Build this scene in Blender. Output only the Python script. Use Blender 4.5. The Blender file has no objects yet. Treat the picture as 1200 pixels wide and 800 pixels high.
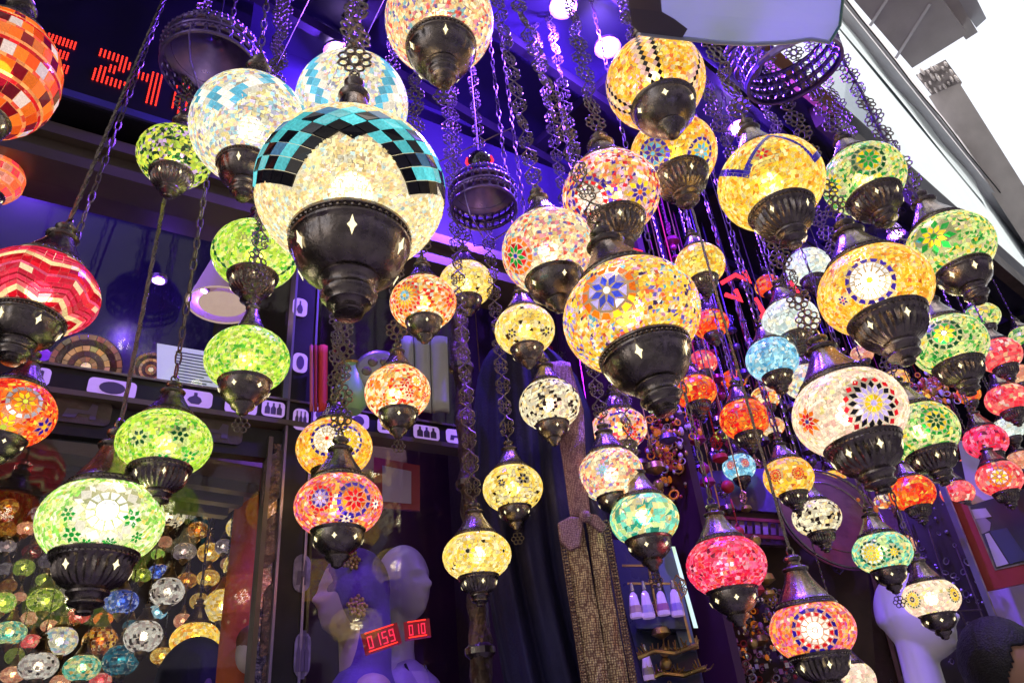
import bpy, bmesh, math, random
from mathutils import Vector, Matrix
random.seed(7)
R_ = random.Random(11)
S = bpy.context.scene
COL = S.collection
rad = math.radians

# ------------------------------------------------------------------ camera
F = 860.0
CX, CY = 600.0, 400.0
EYE = Vector((0, 0, 1.6))
vz = Vector((443-CX, -(-1045-CY), -F)).normalized()          # world up seen by the camera
vx = Vector((1700-CX, -(792-CY), -F)); vx = (vx - vz*vx.dot(vz)).normalized()
vy = vz.cross(vx)
MC = Matrix((vx, vy, vz))                                     # camera -> world
cam_d = bpy.data.cameras.new('camera'); cam = bpy.data.objects.new('camera', cam_d); COL.objects.link(cam)
m4 = MC.to_4x4(); m4.translation = EYE; cam.matrix_world = m4
cam_d.sensor_width = 36; cam_d.lens = F/1200*36; cam_d.clip_start = .02; cam_d.clip_end = 500
S.camera = cam
def ray(px, py): return MC @ Vector((px-CX, CY-py, -F))/F
def P(px, py, d): return EYE + ray(px, py)*d

# ------------------------------------------------------------------ light
SUN_EL, SUN_AZ = rad(64), rad(192)
w = bpy.data.worlds.new("World"); S.world = w; w.use_nodes = True
nt = w.node_tree; nt.nodes.clear()
sky = nt.nodes.new('ShaderNodeTexSky'); sky.sky_type = 'NISHITA'; sky.sun_disc = False
sky.sun_elevation = SUN_EL; sky.sun_rotation = SUN_AZ; sky.air_density = 1.0; sky.dust_density = 6.0; sky.ozone_density = .6
bg = nt.nodes.new('ShaderNodeBackground'); bg.inputs[1].default_value = .15
wo = nt.nodes.new('ShaderNodeOutputWorld')
mixn = nt.nodes.new('ShaderNodeMix'); mixn.data_type = 'RGBA'; mixn.inputs[0].default_value = .8     # bright thin cloud veil over the blue
mixn.inputs[7].default_value = (3.3, 3.35, 3.5, 1)
nt.links.new(sky.outputs[0], mixn.inputs[6]); nt.links.new(mixn.outputs[2], bg.inputs[0]); nt.links.new(bg.outputs[0], wo.inputs[0])
sd = bpy.data.lights.new('sun', 'SUN'); sd.energy = 2.8; sd.angle = rad(.6); sd.color = (1, .95, .88)
so = bpy.data.objects.new('sun', sd); COL.objects.link(so)
sdir = Vector((math.sin(SUN_AZ)*math.cos(SUN_EL), math.cos(SUN_AZ)*math.cos(SUN_EL), math.sin(SUN_EL)))
so.rotation_euler = sdir.to_track_quat('Z', 'Y').to_euler(); so.location = (0, -3, 12)
S.view_settings.view_transform = 'Standard'; S.view_settings.look = 'None'; S.view_settings.gamma = 1
S.view_settings.exposure = 1.3
S.cycles.use_denoising = True
S.cycles.max_bounces = 6; S.cycles.diffuse_bounces = 3; S.cycles.glossy_bounces = 3
S.cycles.transparent_max_bounces = 12; S.cycles.transmission_bounces = 5
S.cycles.sample_clamp_indirect = 4; S.cycles.caustics_reflective = False; S.cycles.caustics_refractive = False

# ------------------------------------------------------------------ materials
def lin(c):
    return tuple((x/12.92 if x <= .04045 else ((x+.055)/1.055)**2.4) for x in c[:3])
def hx(h):
    return lin(tuple(int(h[i:i+2], 16)/255 for i in (0, 2, 4)))
def nodes(name):
    m = bpy.data.materials.new(name); m.use_nodes = True
    n = m.node_tree; n.nodes.clear()
    o = n.nodes.new('ShaderNodeOutputMaterial')
    return m, n, o
def pbr(name, col, rough=.5, metal=0, noise=0, nscale=20, col2=None, bump=0, bscale=60, emit=None, estr=0, coat=0, trans=0, spec=.5):
    m, n, o = nodes(name)
    p = n.nodes.new('ShaderNodeBsdfPrincipled'); n.links.new(p.outputs[0], o.inputs[0])
    p.inputs['Base Color'].default_value = (*col, 1); p.inputs['Roughness'].default_value = rough
    p.inputs['Metallic'].default_value = metal; p.inputs['Coat Weight'].default_value = coat
    p.inputs['Transmission Weight'].default_value = trans
    p.inputs['Specular IOR Level'].default_value = spec
    if emit: p.inputs['Emission Color'].default_value = (*emit, 1); p.inputs['Emission Strength'].default_value = estr
    if noise or bump:
        tc = n.nodes.new('ShaderNodeTexCoord')
    if noise:
        t = n.nodes.new('ShaderNodeTexNoise'); t.inputs['Scale'].default_value = nscale; t.inputs['Detail'].default_value = 6
        n.links.new(tc.outputs['Object'], t.inputs[0])
        r = n.nodes.new('ShaderNodeValToRGB'); r.color_ramp.elements[0].position = .35; r.color_ramp.elements[1].position = .68
        c2 = col2 or tuple(x*(1-noise) for x in col)
        r.color_ramp.elements[0].color = (*c2, 1); r.color_ramp.elements[1].color = (*col, 1)
        n.links.new(t.outputs[0], r.inputs[0]); n.links.new(r.outputs[0], p.inputs['Base Color'])
        mr = n.nodes.new('ShaderNodeMapRange'); mr.inputs[3].default_value = min(1, rough+.15); mr.inputs[4].default_value = max(.03, rough-.1)
        n.links.new(t.outputs[0], mr.inputs[0]); n.links.new(mr.outputs[0], p.inputs['Roughness'])
    if bump:
        t2 = n.nodes.new('ShaderNodeTexNoise'); t2.inputs['Scale'].default_value = bscale; t2.inputs['Detail'].default_value = 4
        n.links.new(tc.outputs['Object'], t2.inputs[0])
        b = n.nodes.new('ShaderNodeBump'); b.inputs['Strength'].default_value = bump; b.inputs['Distance'].default_value = .01
        n.links.new(t2.outputs[0], b.inputs['Height']); n.links.new(b.outputs[0], p.inputs['Normal'])
    return m
def emis(name, col, s):
    m, n, o = nodes(name); e = n.nodes.new('ShaderNodeEmission')
    e.inputs[0].default_value = (*col, 1); e.inputs[1].default_value = s; n.links.new(e.outputs[0], o.inputs[0]); return m
def glass_pane(name, fac=.1, tint=(1, 1, 1)):
    m, n, o = nodes(name)
    t = n.nodes.new('ShaderNodeBsdfTransparent'); t.inputs[0].default_value = (*tint, 1)
    g = n.nodes.new('ShaderNodeBsdfGlossy'); g.inputs['Roughness'].default_value = .03
    x = n.nodes.new('ShaderNodeMixShader'); x.inputs[0].default_value = fac
    n.links.new(t.outputs[0], x.inputs[1]); n.links.new(g.outputs[0], x.inputs[2]); n.links.new(x.outputs[0], o.inputs[0]); return m

TILE_E = .50
def tile_mat():
    m, n, o = nodes('stained_glass_tile')
    a = n.nodes.new('ShaderNodeAttribute'); a.attribute_name = 'Col'
    p = n.nodes.new('ShaderNodeBsdfPrincipled')
    mul = n.nodes.new('ShaderNodeVectorMath'); mul.operation = 'SCALE'; mul.inputs['Scale'].default_value = .16
    tc = n.nodes.new('ShaderNodeTexCoord'); no = n.nodes.new('ShaderNodeTexNoise'); no.inputs['Scale'].default_value = 38; no.inputs['Detail'].default_value = 3
    n.links.new(tc.outputs['Object'], no.inputs[0])
    mr = n.nodes.new('ShaderNodeMapRange'); mr.inputs[1].default_value = .3; mr.inputs[2].default_value = .7
    mr.inputs[3].default_value = TILE_E*.70; mr.inputs[4].default_value = TILE_E*1.35
    n.links.new(no.outputs[0], mr.inputs[0])
    n.links.new(a.outputs['Color'], mul.inputs[0]); n.links.new(mul.outputs[0], p.inputs['Base Color'])
    n.links.new(a.outputs['Color'], p.inputs['Emission Color']); n.links.new(mr.outputs[0], p.inputs['Emission Strength'])
    p.inputs['Roughness'].default_value = .22; p.inputs['Coat Weight'].default_value = .35; p.inputs['Coat Roughness'].default_value = .08
    rf = n.nodes.new('ShaderNodeBsdfRefraction'); rf.inputs['Roughness'].default_value = .42; rf.inputs['IOR'].default_value = 1.06
    n.links.new(a.outputs['Color'], rf.inputs['Color'])
    x = n.nodes.new('ShaderNodeMixShader'); x.inputs[0].default_value = .22
    n.links.new(p.outputs[0], x.inputs[1]); n.links.new(rf.outputs[0], x.inputs[2]); n.links.new(x.outputs[0], o.inputs[0])
    m.cycles.emission_sampling = 'NONE'
    return m
def grout_mat():
    m, n, o = nodes('lit_grout')
    oi = n.nodes.new('ShaderNodeObjectInfo'); p = n.nodes.new('ShaderNodeBsdfPrincipled')
    n.links.new(oi.outputs['Color'], p.inputs['Emission Color']); p.inputs['Emission Strength'].default_value = .22
    p.inputs['Base Color'].default_value = (.25, .22, .18, 1); p.inputs['Roughness'].default_value = .5
    t = n.nodes.new('ShaderNodeBsdfTransparent'); x = n.nodes.new('ShaderNodeMixShader'); x.inputs[0].default_value = .5
    n.links.new(p.outputs[0], x.inputs[1]); n.links.new(t.outputs[0], x.inputs[2]); n.links.new(x.outputs[0], o.inputs[0])
    m.cycles.emission_sampling = 'NONE'
    return m
M = {}
M['tile'] = tile_mat(); M['grout'] = grout_mat()
M['bronze'] = pbr('antique_bronze', (.31, .26, .24), .24, .95, .42, 7, bump=.10, bscale=30)
M['cast'] = pbr('cast_dark_brass', (.30, .25, .22), .42, .85, .5, 30)
M['innerbrass'] = pbr('warm_brass', (.55, .36, .16), .3, .9, .5, 14)
M['opening'] = emis('lit_opening_glow', hx('ffefb8'), .75)
M['canopy'] = pbr('dark_canopy_panel', (.020, .015, .05), .5, 0, .4, 3, bump=.1, bscale=12, spec=.3)
M['blackmetal'] = pbr('black_metal', (.03, .028, .035), .4, .6, .3, 20)
M['brownmetal'] = pbr('brown_moulding', (.16, .12, .10), .35, .2, .35, 6, spec=.6)
M['darkwood'] = pbr('dark_wood', (.09, .05, .04), .45, 0, .5, 9, bump=.2, bscale=30)
M['white'] = pbr('white_render', (.72, .82, .88), .8, 0, .06, 4, bump=.1)
M['grey'] = pbr('grey_cornice', (.72, .72, .77), .75, 0, .12, 5)
M['stone'] = pbr('brown_grey_stone', (.62, .57, .56), .8, 0, .15, 6, bump=.1)
M['pave'] = pbr('pale_paving', (.42, .39, .35), .8, 0, .3, 2)
M['inner'] = pbr('shop_inner_wall', (.05, .03, .02), .6, 0, .4, 4)
M['glass'] = glass_pane('window_glass', .04)
M['red'] = emis('red_led', (1, .03, .02), 1.0)
M['purple'] = emis('violet_led', (.55, .35, 1), 30)
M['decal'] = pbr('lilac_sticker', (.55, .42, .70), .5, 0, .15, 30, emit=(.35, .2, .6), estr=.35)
M['decal_dark'] = pbr('sticker_print', (.10, .07, .16), .5)
M['navy'] = pbr('navy_cloth', (.018, .014, .085), .8, 0, .3, 12, bump=.2, bscale=200)
M['board'] = pbr('led_board_black', (.012, .01, .02), .35)

# ------------------------------------------------------------------ helpers
def tag(o, label=None, cat=None, group=None, kind=None):
    if label: o['label'] = label
    if cat: o['category'] = cat
    if group: o['group'] = group
    if kind: o['kind'] = kind
    return o
def empty(name, loc=(0, 0, 0), label=None, cat=None, group=None, kind=None):
    o = bpy.data.objects.new(name, None); COL.objects.link(o); o.location = loc; o.empty_display_size = .05
    return tag(o, label, cat, group, kind)
def obj(name, me, mat=None, parent=None, smooth=False):
    o = bpy.data.objects.new(name, me); COL.objects.link(o)
    if mat is not None and len(me.materials) == 0: me.materials.append(mat)
    if parent is not None: o.parent = parent
    return o
def mesh(name, vs, fs, mat=None, smooth=False):
    me = bpy.data.meshes.new(name); me.from_pydata([tuple(v) for v in vs], [], fs)
    if smooth: me.polygons.foreach_set('use_smooth', [True]*len(me.polygons))
    if mat: me.materials.append(mat)
    me.update(); return me
class G:
    """collects geometry for one mesh"""
    def __init__(s): s.v = []; s.f = []
    def add(s, vs, fs):
        k = len(s.v); s.v += [tuple(v) for v in vs]; s.f += [tuple(i+k for i in f) for f in fs]
    def box(s, a, b, T=None):
        x0, y0, z0 = a; x1, y1, z1 = b
        vs = [Vector(q) for q in ((x0,y0,z0),(x1,y0,z0),(x1,y1,z0),(x0,y1,z0),(x0,y0,z1),(x1,y0,z1),(x1,y1,z1),(x0,y1,z1))]
        if T: vs = [T @ q for q in vs]
        s.add(vs, [(0,3,2,1),(4,5,6,7),(0,1,5,4),(1,2,6,5),(2,3,7,6),(3,0,4,7)])
    def lathe(s, prof, n=24, T=None, mod=None, cap=True):
        vs = []; 
        for (r, z) in prof:
            for k in range(n):
                a = 2*math.pi*k/n; rr = r*(mod(a, z) if mod else 1)
                q = Vector((rr*math.cos(a), rr*math.sin(a), z)); vs.append(T @ q if T else q)
        fs = []
        for i in range(len(prof)-1):
            for k in range(n):
                k2 = (k+1) % n; fs.append((i*n+k, i*n+k2, (i+1)*n+k2, (i+1)*n+k))
        if cap: fs.append(tuple(range(n-1, -1, -1))); fs.append(tuple((len(prof)-1)*n+k for k in range(n)))
        s.add(vs, fs)
    def tube(s, path, r, closed=False, n=5, taper=None):
        path = [Vector(p) for p in path]; m = len(path); vs = []
        for i, p in enumerate(path):
            a = path[(i-1) % m] if closed or i > 0 else p; b = path[(i+1) % m] if closed or i < m-1 else p
            t = (b-a).normalized()
            up = Vector((0, 1, 0)) if abs(t.y) < .9 else Vector((1, 0, 0))
            e1 = t.cross(up).normalized(); e2 = t.cross(e1)
            rr = r if taper is None else r*taper[i]
            for k in range(n):
                an = 2*math.pi*k/n; vs.append(p + e1*rr*math.cos(an) + e2*rr*math.sin(an))
        fs = []
        for i in range(m if closed else m-1):
            j = (i+1) % m
            for k in range(n):
                k2 = (k+1) % n; fs.append((i*n+k, i*n+k2, j*n+k2, j*n+k))
        if not closed: fs += [tuple(range(n-1, -1, -1)), tuple((m-1)*n+k for k in range(n))]
        s.add(vs, fs)
    def ring(s, c, rx, rz, r, n=10, k=4, rot=0, plane='xz'):
        pts = []
        for i in range(n):
            a = 2*math.pi*i/n; u, v = rx*math.cos(a), rz*math.sin(a)
            u, v = u*math.cos(rot)-v*math.sin(rot), u*math.sin(rot)+v*math.cos(rot)
            pts.append(Vector(c) + (Vector((u, 0, v)) if plane == 'xz' else Vector((u, v, 0)) if plane == 'xy' else Vector((0, u, v))))
        s.tube(pts, r, True, k)
    def sphere(s, c, r, sc=(1, 1, 1), n=12, m=8):
        c = Vector(c); vs = []; fs = []
        for i in range(1, m):
            ph = -math.pi/2+math.pi*i/m
            for k in range(n):
                a = 2*math.pi*k/n
                vs.append(c+Vector((math.cos(a)*math.cos(ph)*sc[0]*r, math.sin(a)*math.cos(ph)*sc[1]*r, math.sin(ph)*sc[2]*r)))
        b = len(vs); vs.append(c-Vector((0, 0, r*sc[2]))); vs.append(c+Vector((0, 0, r*sc[2])))
        for i in range(m-2):
            for k in range(n):
                k2 = (k+1) % n; fs.append((i*n+k, i*n+k2, (i+1)*n+k2, (i+1)*n+k))
        for k in range(n):
            k2 = (k+1) % n; fs.append((b, k2, k)); fs.append(((m-2)*n+k, (m-2)*n+k2, b+1))
        s.add(vs, fs)
    def prism(s, pts, d, T=None):
        """pts: list of Vector (planar polygon), d: Vector thickness"""
        n = len(pts); vs = [Vector(p) for p in pts]+[Vector(p)+Vector(d) for p in pts]
        if T: vs = [T @ q for q in vs]
        fs = [tuple(range(n-1, -1, -1)), tuple(range(n, 2*n))]+[(i, (i+1) % n, n+(i+1) % n, n+i) for i in range(n)]
        s.add(vs, fs)
    def mesh(s, name, mat=None, smooth=False): return mesh(name, s.v, s.f, mat, smooth)
    def obj(s, name, mat=None, parent=None, smooth=False):
        return obj(name, s.mesh(name, mat, smooth), None, parent)

def autosmooth(me, ang=40):
    bm = bmesh.new(); bm.from_mesh(me)
    bmesh.ops.recalc_face_normals(bm, faces=bm.faces)
    for f in bm.faces: f.smooth = True
    for e in bm.edges:
        if len(e.link_faces) == 2 and e.calc_face_angle(0) > rad(ang): e.smooth = False
    bm.to_mesh(me); bm.free()
    return me

# ------------------------------------------------------------------ shared lamp pieces (unit globe radius)
def make_cup(kind):
    g = G()
    if kind == 'panel':      # big plain bowl with grooves
        prof = [(.55,-.60),(.665,-.585),(.685,-.61),(.68,-.645),(.655,-.655),(.655,-.70),(.672,-.715),(.668,-.745),(.635,-.765),(.625,-.82),(.60,-.91),(.545,-1.02),(.45,-1.11),(.33,-1.175),
                (.30,-1.18),(.33,-1.195),(.335,-1.22),(.29,-1.24),(.26,-1.30),(.265,-1.36),(.30,-1.385),(.30,-1.42),(.27,-1.45),(.24,-1.48),(.235,-1.51),(.17,-1.53),(.14,-1.56),(.165,-1.575),(.14,-1.59),(.165,-1.605),(.14,-1.62),(.15,-1.64),(.08,-1.66)]
        def mod(a, z):
            if -1.1 < z < -.76: return 1-.035*math.exp(-((((a*8/(2*math.pi)) % 1)-.5)/.07)**2)
            return 1
        n = 96
    elif kind == 'rib':      # fluted bowl
        prof = [(.50,-.64),(.61,-.63),(.635,-.66),(.62,-.70),(.595,-.715),(.60,-.745),(.575,-.77),(.56,-.80),(.55,-.90),(.51,-1.0),(.42,-1.10),(.29,-1.165),
                (.265,-1.19),(.30,-1.21),(.295,-1.245),(.25,-1.27),(.22,-1.33),(.25,-1.35),(.255,-1.385),(.22,-1.41),(.15,-1.43),(.11,-1.46),(.13,-1.49),(.12,-1.52),(.06,-1.54)]
        def mod(a, z):
            if -1.13 < z < -.79: return 1-.085*(.5+.5*math.cos(28*a))**.7
            return 1
        n = 112
    else:                    # smooth small bowl
        prof = [(.48,-.66),(.58,-.65),(.60,-.68),(.58,-.72),(.55,-.74),(.545,-.86),(.49,-1.0),(.36,-1.13),(.24,-1.20),(.27,-1.24),(.24,-1.30),(.14,-1.37),(.12,-1.44),(.05,-1.48)]
        mod = None; n = 28
    g.lathe(prof[::-1], n, mod=mod)
    if kind == 'panel':
        for k in range(56):
            a = 2*math.pi*k/56; g.sphere((.664*math.cos(a), .664*math.sin(a), -.678), .022, n=5, m=4)
    if kind == 'rib':
        for k in range(44): a = 2*math.pi*k/44; g.sphere((.607*math.cos(a), .607*math.sin(a), -.72), .018, n=5, m=4)
    return autosmooth(g.mesh('cup', M['bronze']), 50)
def make_cap(kind):
    g = G()
    if kind == 'small':
        prof = [(.30,.775),(.33,.80),(.31,.83),(.26,.86),(.22,.90),(.215,.93),(.235,.94),(.235,.99),(.20,1.0),(.13,1.02),(.10,1.05),(.07,1.1)]
        g.sphere((0, 0, 1.16), .085, n=12, m=8)
    else:
        prof = [(.50,.63),(.60,.62),(.63,.64),(.635,.67),(.60,.69),(.57,.70),(.565,.73),(.58,.745),(.55,.77),(.52,.79),(.47,.87),(.38,.99),(.30,1.11),(.245,1.22),(.225,1.28),(.26,1.30),(.275,1.335),(.25,1.36),(.17,1.38),(.135,1.43),(.13,1.46),(.175,1.50),(.18,1.54),(.13,1.58),(.06,1.60)]
    g.lathe(prof, 64, mod=(lambda a, z: 1-.04*(.5+.5*math.cos(16*a)) if .80 < z < 1.2 else 1))
    if kind != 'small':
        for k in range(40): a = 2*math.pi*k/40; g.sphere((.572*math.cos(a), .572*math.sin(a), .715), .02, n=5, m=4)
    top = 1.25 if kind == 'small' else 1.61
    g.ring((0, 0, top+.05), .085, .085, .022, 12, 5)
    return autosmooth(g.mesh('cap', M['bronze']), 50), top+.1
def make_plate(kind):
    g = G()
    if kind == 0:   # clover-like filigree
        for k in range(8):
            a = 2*math.pi*k/8+.39; g.ring((.30*math.cos(a), 0, .34*math.sin(a)), .12, .12, .035, 8, 4)
        g.ring((0, 0, 0), .13, .20, .04, 10, 4); g.ring((0, 0, .52), .07, .07, .025, 7, 3); g.ring((0, 0, -.50), .07, .07, .025, 7, 3)
    elif kind == 1: # scroll lozenge
        for sgn in (-1, 1):
            g.tube([(0, 0, .5), (sgn*.10, 0, .36), (sgn*.28, 0, .22), (sgn*.30, 0, .05), (sgn*.17, 0, -.03), (sgn*.3, 0, -.14), (sgn*.22, 0, -.32), (sgn*.08, 0, -.4), (0, 0, -.5)], .035, False, 4)
            g.ring((sgn*.15, 0, .15), .08, .10, .028, 7, 4); g.ring((sgn*.14, 0, -.18), .07, .09, .028, 7, 4)
        g.ring((0, 0, 0), .07, .12, .03, 7, 4)
    else:           # plain oval links
        g.ring((0, 0, .25), .10, .30, .035, 8, 4); g.ring((0, 0, -.25), .10, .30, .035, 8, 4, plane='yz')
    return autosmooth(g.mesh('chain_link', M['cast']), 60)
CUPS = {k: make_cup(k) for k in ('panel', 'rib', 'plain')}
CAPS = {k: make_cap(k) for k in ('small', 'flare')}
PLATES = [make_plate(k) for k in range(3)]
def make_opening(r, z, w_, h_, nx, nz):
    g = G(); o = .004
    n = Vector((nx, 0, nz)).normalized(); t = Vector((-n.z, 0, n.x)); c = Vector((r, 0, z))+n*.012
    pts = [c+t*h_, c+Vector((0, w_*.45, 0))+t*h_*.3, c+Vector((0, w_, 0)), c+Vector((0, w_*.45, 0))-t*h_*.3, c-t*h_, c-Vector((0, w_*.45, 0))-t*h_*.3, c-Vector((0, w_, 0)), c-Vector((0, w_*.45, 0))+t*h_*.3]
    g.prism(pts, n*.006)
    return g.mesh('lit_opening', M['opening'])
OPEN = {'panel': make_opening(.60, -.905, .05, .11, .93, -.35), 'rib': make_opening(.54, -.91, .042, .078, .93, -.3), 'plain': make_opening(.52, -.92, .045, .065, .9, -.4)}
def make_pendant():
    g = G()
    for k in range(6):
        a = 2*math.pi*k/6; g.ring((.26*math.cos(a), 0, .26*math.sin(a)-.55), .14, .14, .035, 8, 4)
    g.ring((0, 0, -.55), .12, .12, .035, 8, 4); g.ring((0, 0, -.08), .07, .1, .03, 7, 3)
    return g.mesh('pendant', M['cast'])
PEND = make_pendant()
GLOBES = {}
def globe_mesh(H):
    H = round(H, 2)
    if H not in GLOBES:
        g = G(); g.sphere((0, 0, 0), 1, (1, 1, H), 32, 20); GLOBES[H] = g.mesh('globe', M['grout'], True)
    return GLOBES[H]

# ------------------------------------------------------------------ mosaic
def tp(th, ph, H, h=0.0):
    c = math.cos(ph); return ((1+h)*c*math.cos(th), (1+h)*c*math.sin(th), (H+h)*math.sin(ph))
def wrap(a): return (a+math.pi) % (2*math.pi)-math.pi
def pick(pal, rng):
    t = rng.random()*sum(p[1] for p in pal)
    for c, wt in pal:
        t -= wt
        if t <= 0: return c
    return pal[-1][0]
def motif_polys(kind, r, cs):
    """list of (polygon [(a,b)], colour) in tangent coordinates"""
    out = []
    def pol(rr, an): return (rr*math.cos(an), rr*math.sin(an))
    def petals(n, r0, r1, wd, c, off=0, mid=.5):
        for k in range(n):
            a = 2*math.pi*(k+off)/n; rm = r0+(r1-r0)*mid
            out.append(([pol(r0, a), pol(rm, a-wd), pol(r1, a), pol(rm, a+wd)], c))
    def disc(rr, c, n=10):
        out.append(([pol(rr, 2*math.pi*k/n) for k in range(n)], c))
    def wedges(n, r0, r1, c, off=.5, gap=.85):
        for k in range(n):
            a = 2*math.pi*(k+off)/n; h = math.pi/n*gap
            out.append(([pol(r0, a-h*.7), pol(r1, a-h), pol(r1, a+h), pol(r0, a+h*.7)], c))
    if kind == 'star':       # 8 petals, ring of alternate wedges
        disc(.13*r, cs[0], 8); n = 8
        petals(n, .15*r, .62*r, math.pi/n*.85, cs[1])
        for k in range(n):
            a = 2*math.pi*(k+.5)/n; out.append(([pol(.38*r, a), pol(.68*r, a-math.pi/n*.75), pol(.68*r, a+math.pi/n*.75)], cs[2]))
        wedges(14, .74*r, .96*r, cs[3])
    elif kind == 'sun':      # sunflower
        disc(.10*r, cs[1], 8); wedges(9, .12*r, .30*r, cs[0]); petals(16, .32*r, .66*r, .16, cs[1]); petals(16, .52*r, .84*r, .15, cs[2], .5)
        petals(16, .78*r, 1.0*r, .14, cs[3])
    elif kind == 'ring':     # centre + two dotted rings
        disc(.10*r, cs[3], 8); wedges(10, .13*r, .34*r, cs[0], 0); wedges(12, .37*r, .58*r, cs[0]); wedges(13, .61*r, .76*r, cs[1], .5, .62); wedges(13, .61*r, .76*r, cs[0], 0, .25); wedges(15, .80*r, .97*r, cs[2], .5, .8)
    elif kind == 'dot6':     # dark six dots round a centre
        disc(.26*r, cs[0], 8); petals(6, .28*r, .98*r, .38, cs[1]); 
    elif kind == 'burst':    # big petals
        disc(.16*r, cs[0], 8); petals(8, .16*r, .62*r, .36, cs[1]); petals(8, .40*r, .98*r, .26, cs[2], .5); 
    elif kind == 'open':     # pale heart with a jagged ring
        disc(.3*r, cs[0], 12); wedges(12, .33*r, .56*r, cs[0]); petals(10, .58*r, .98*r, .26, cs[1], mid=.5); petals(10, .66*r, .98*r, .1, cs[2], .5)
    return out

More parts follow.
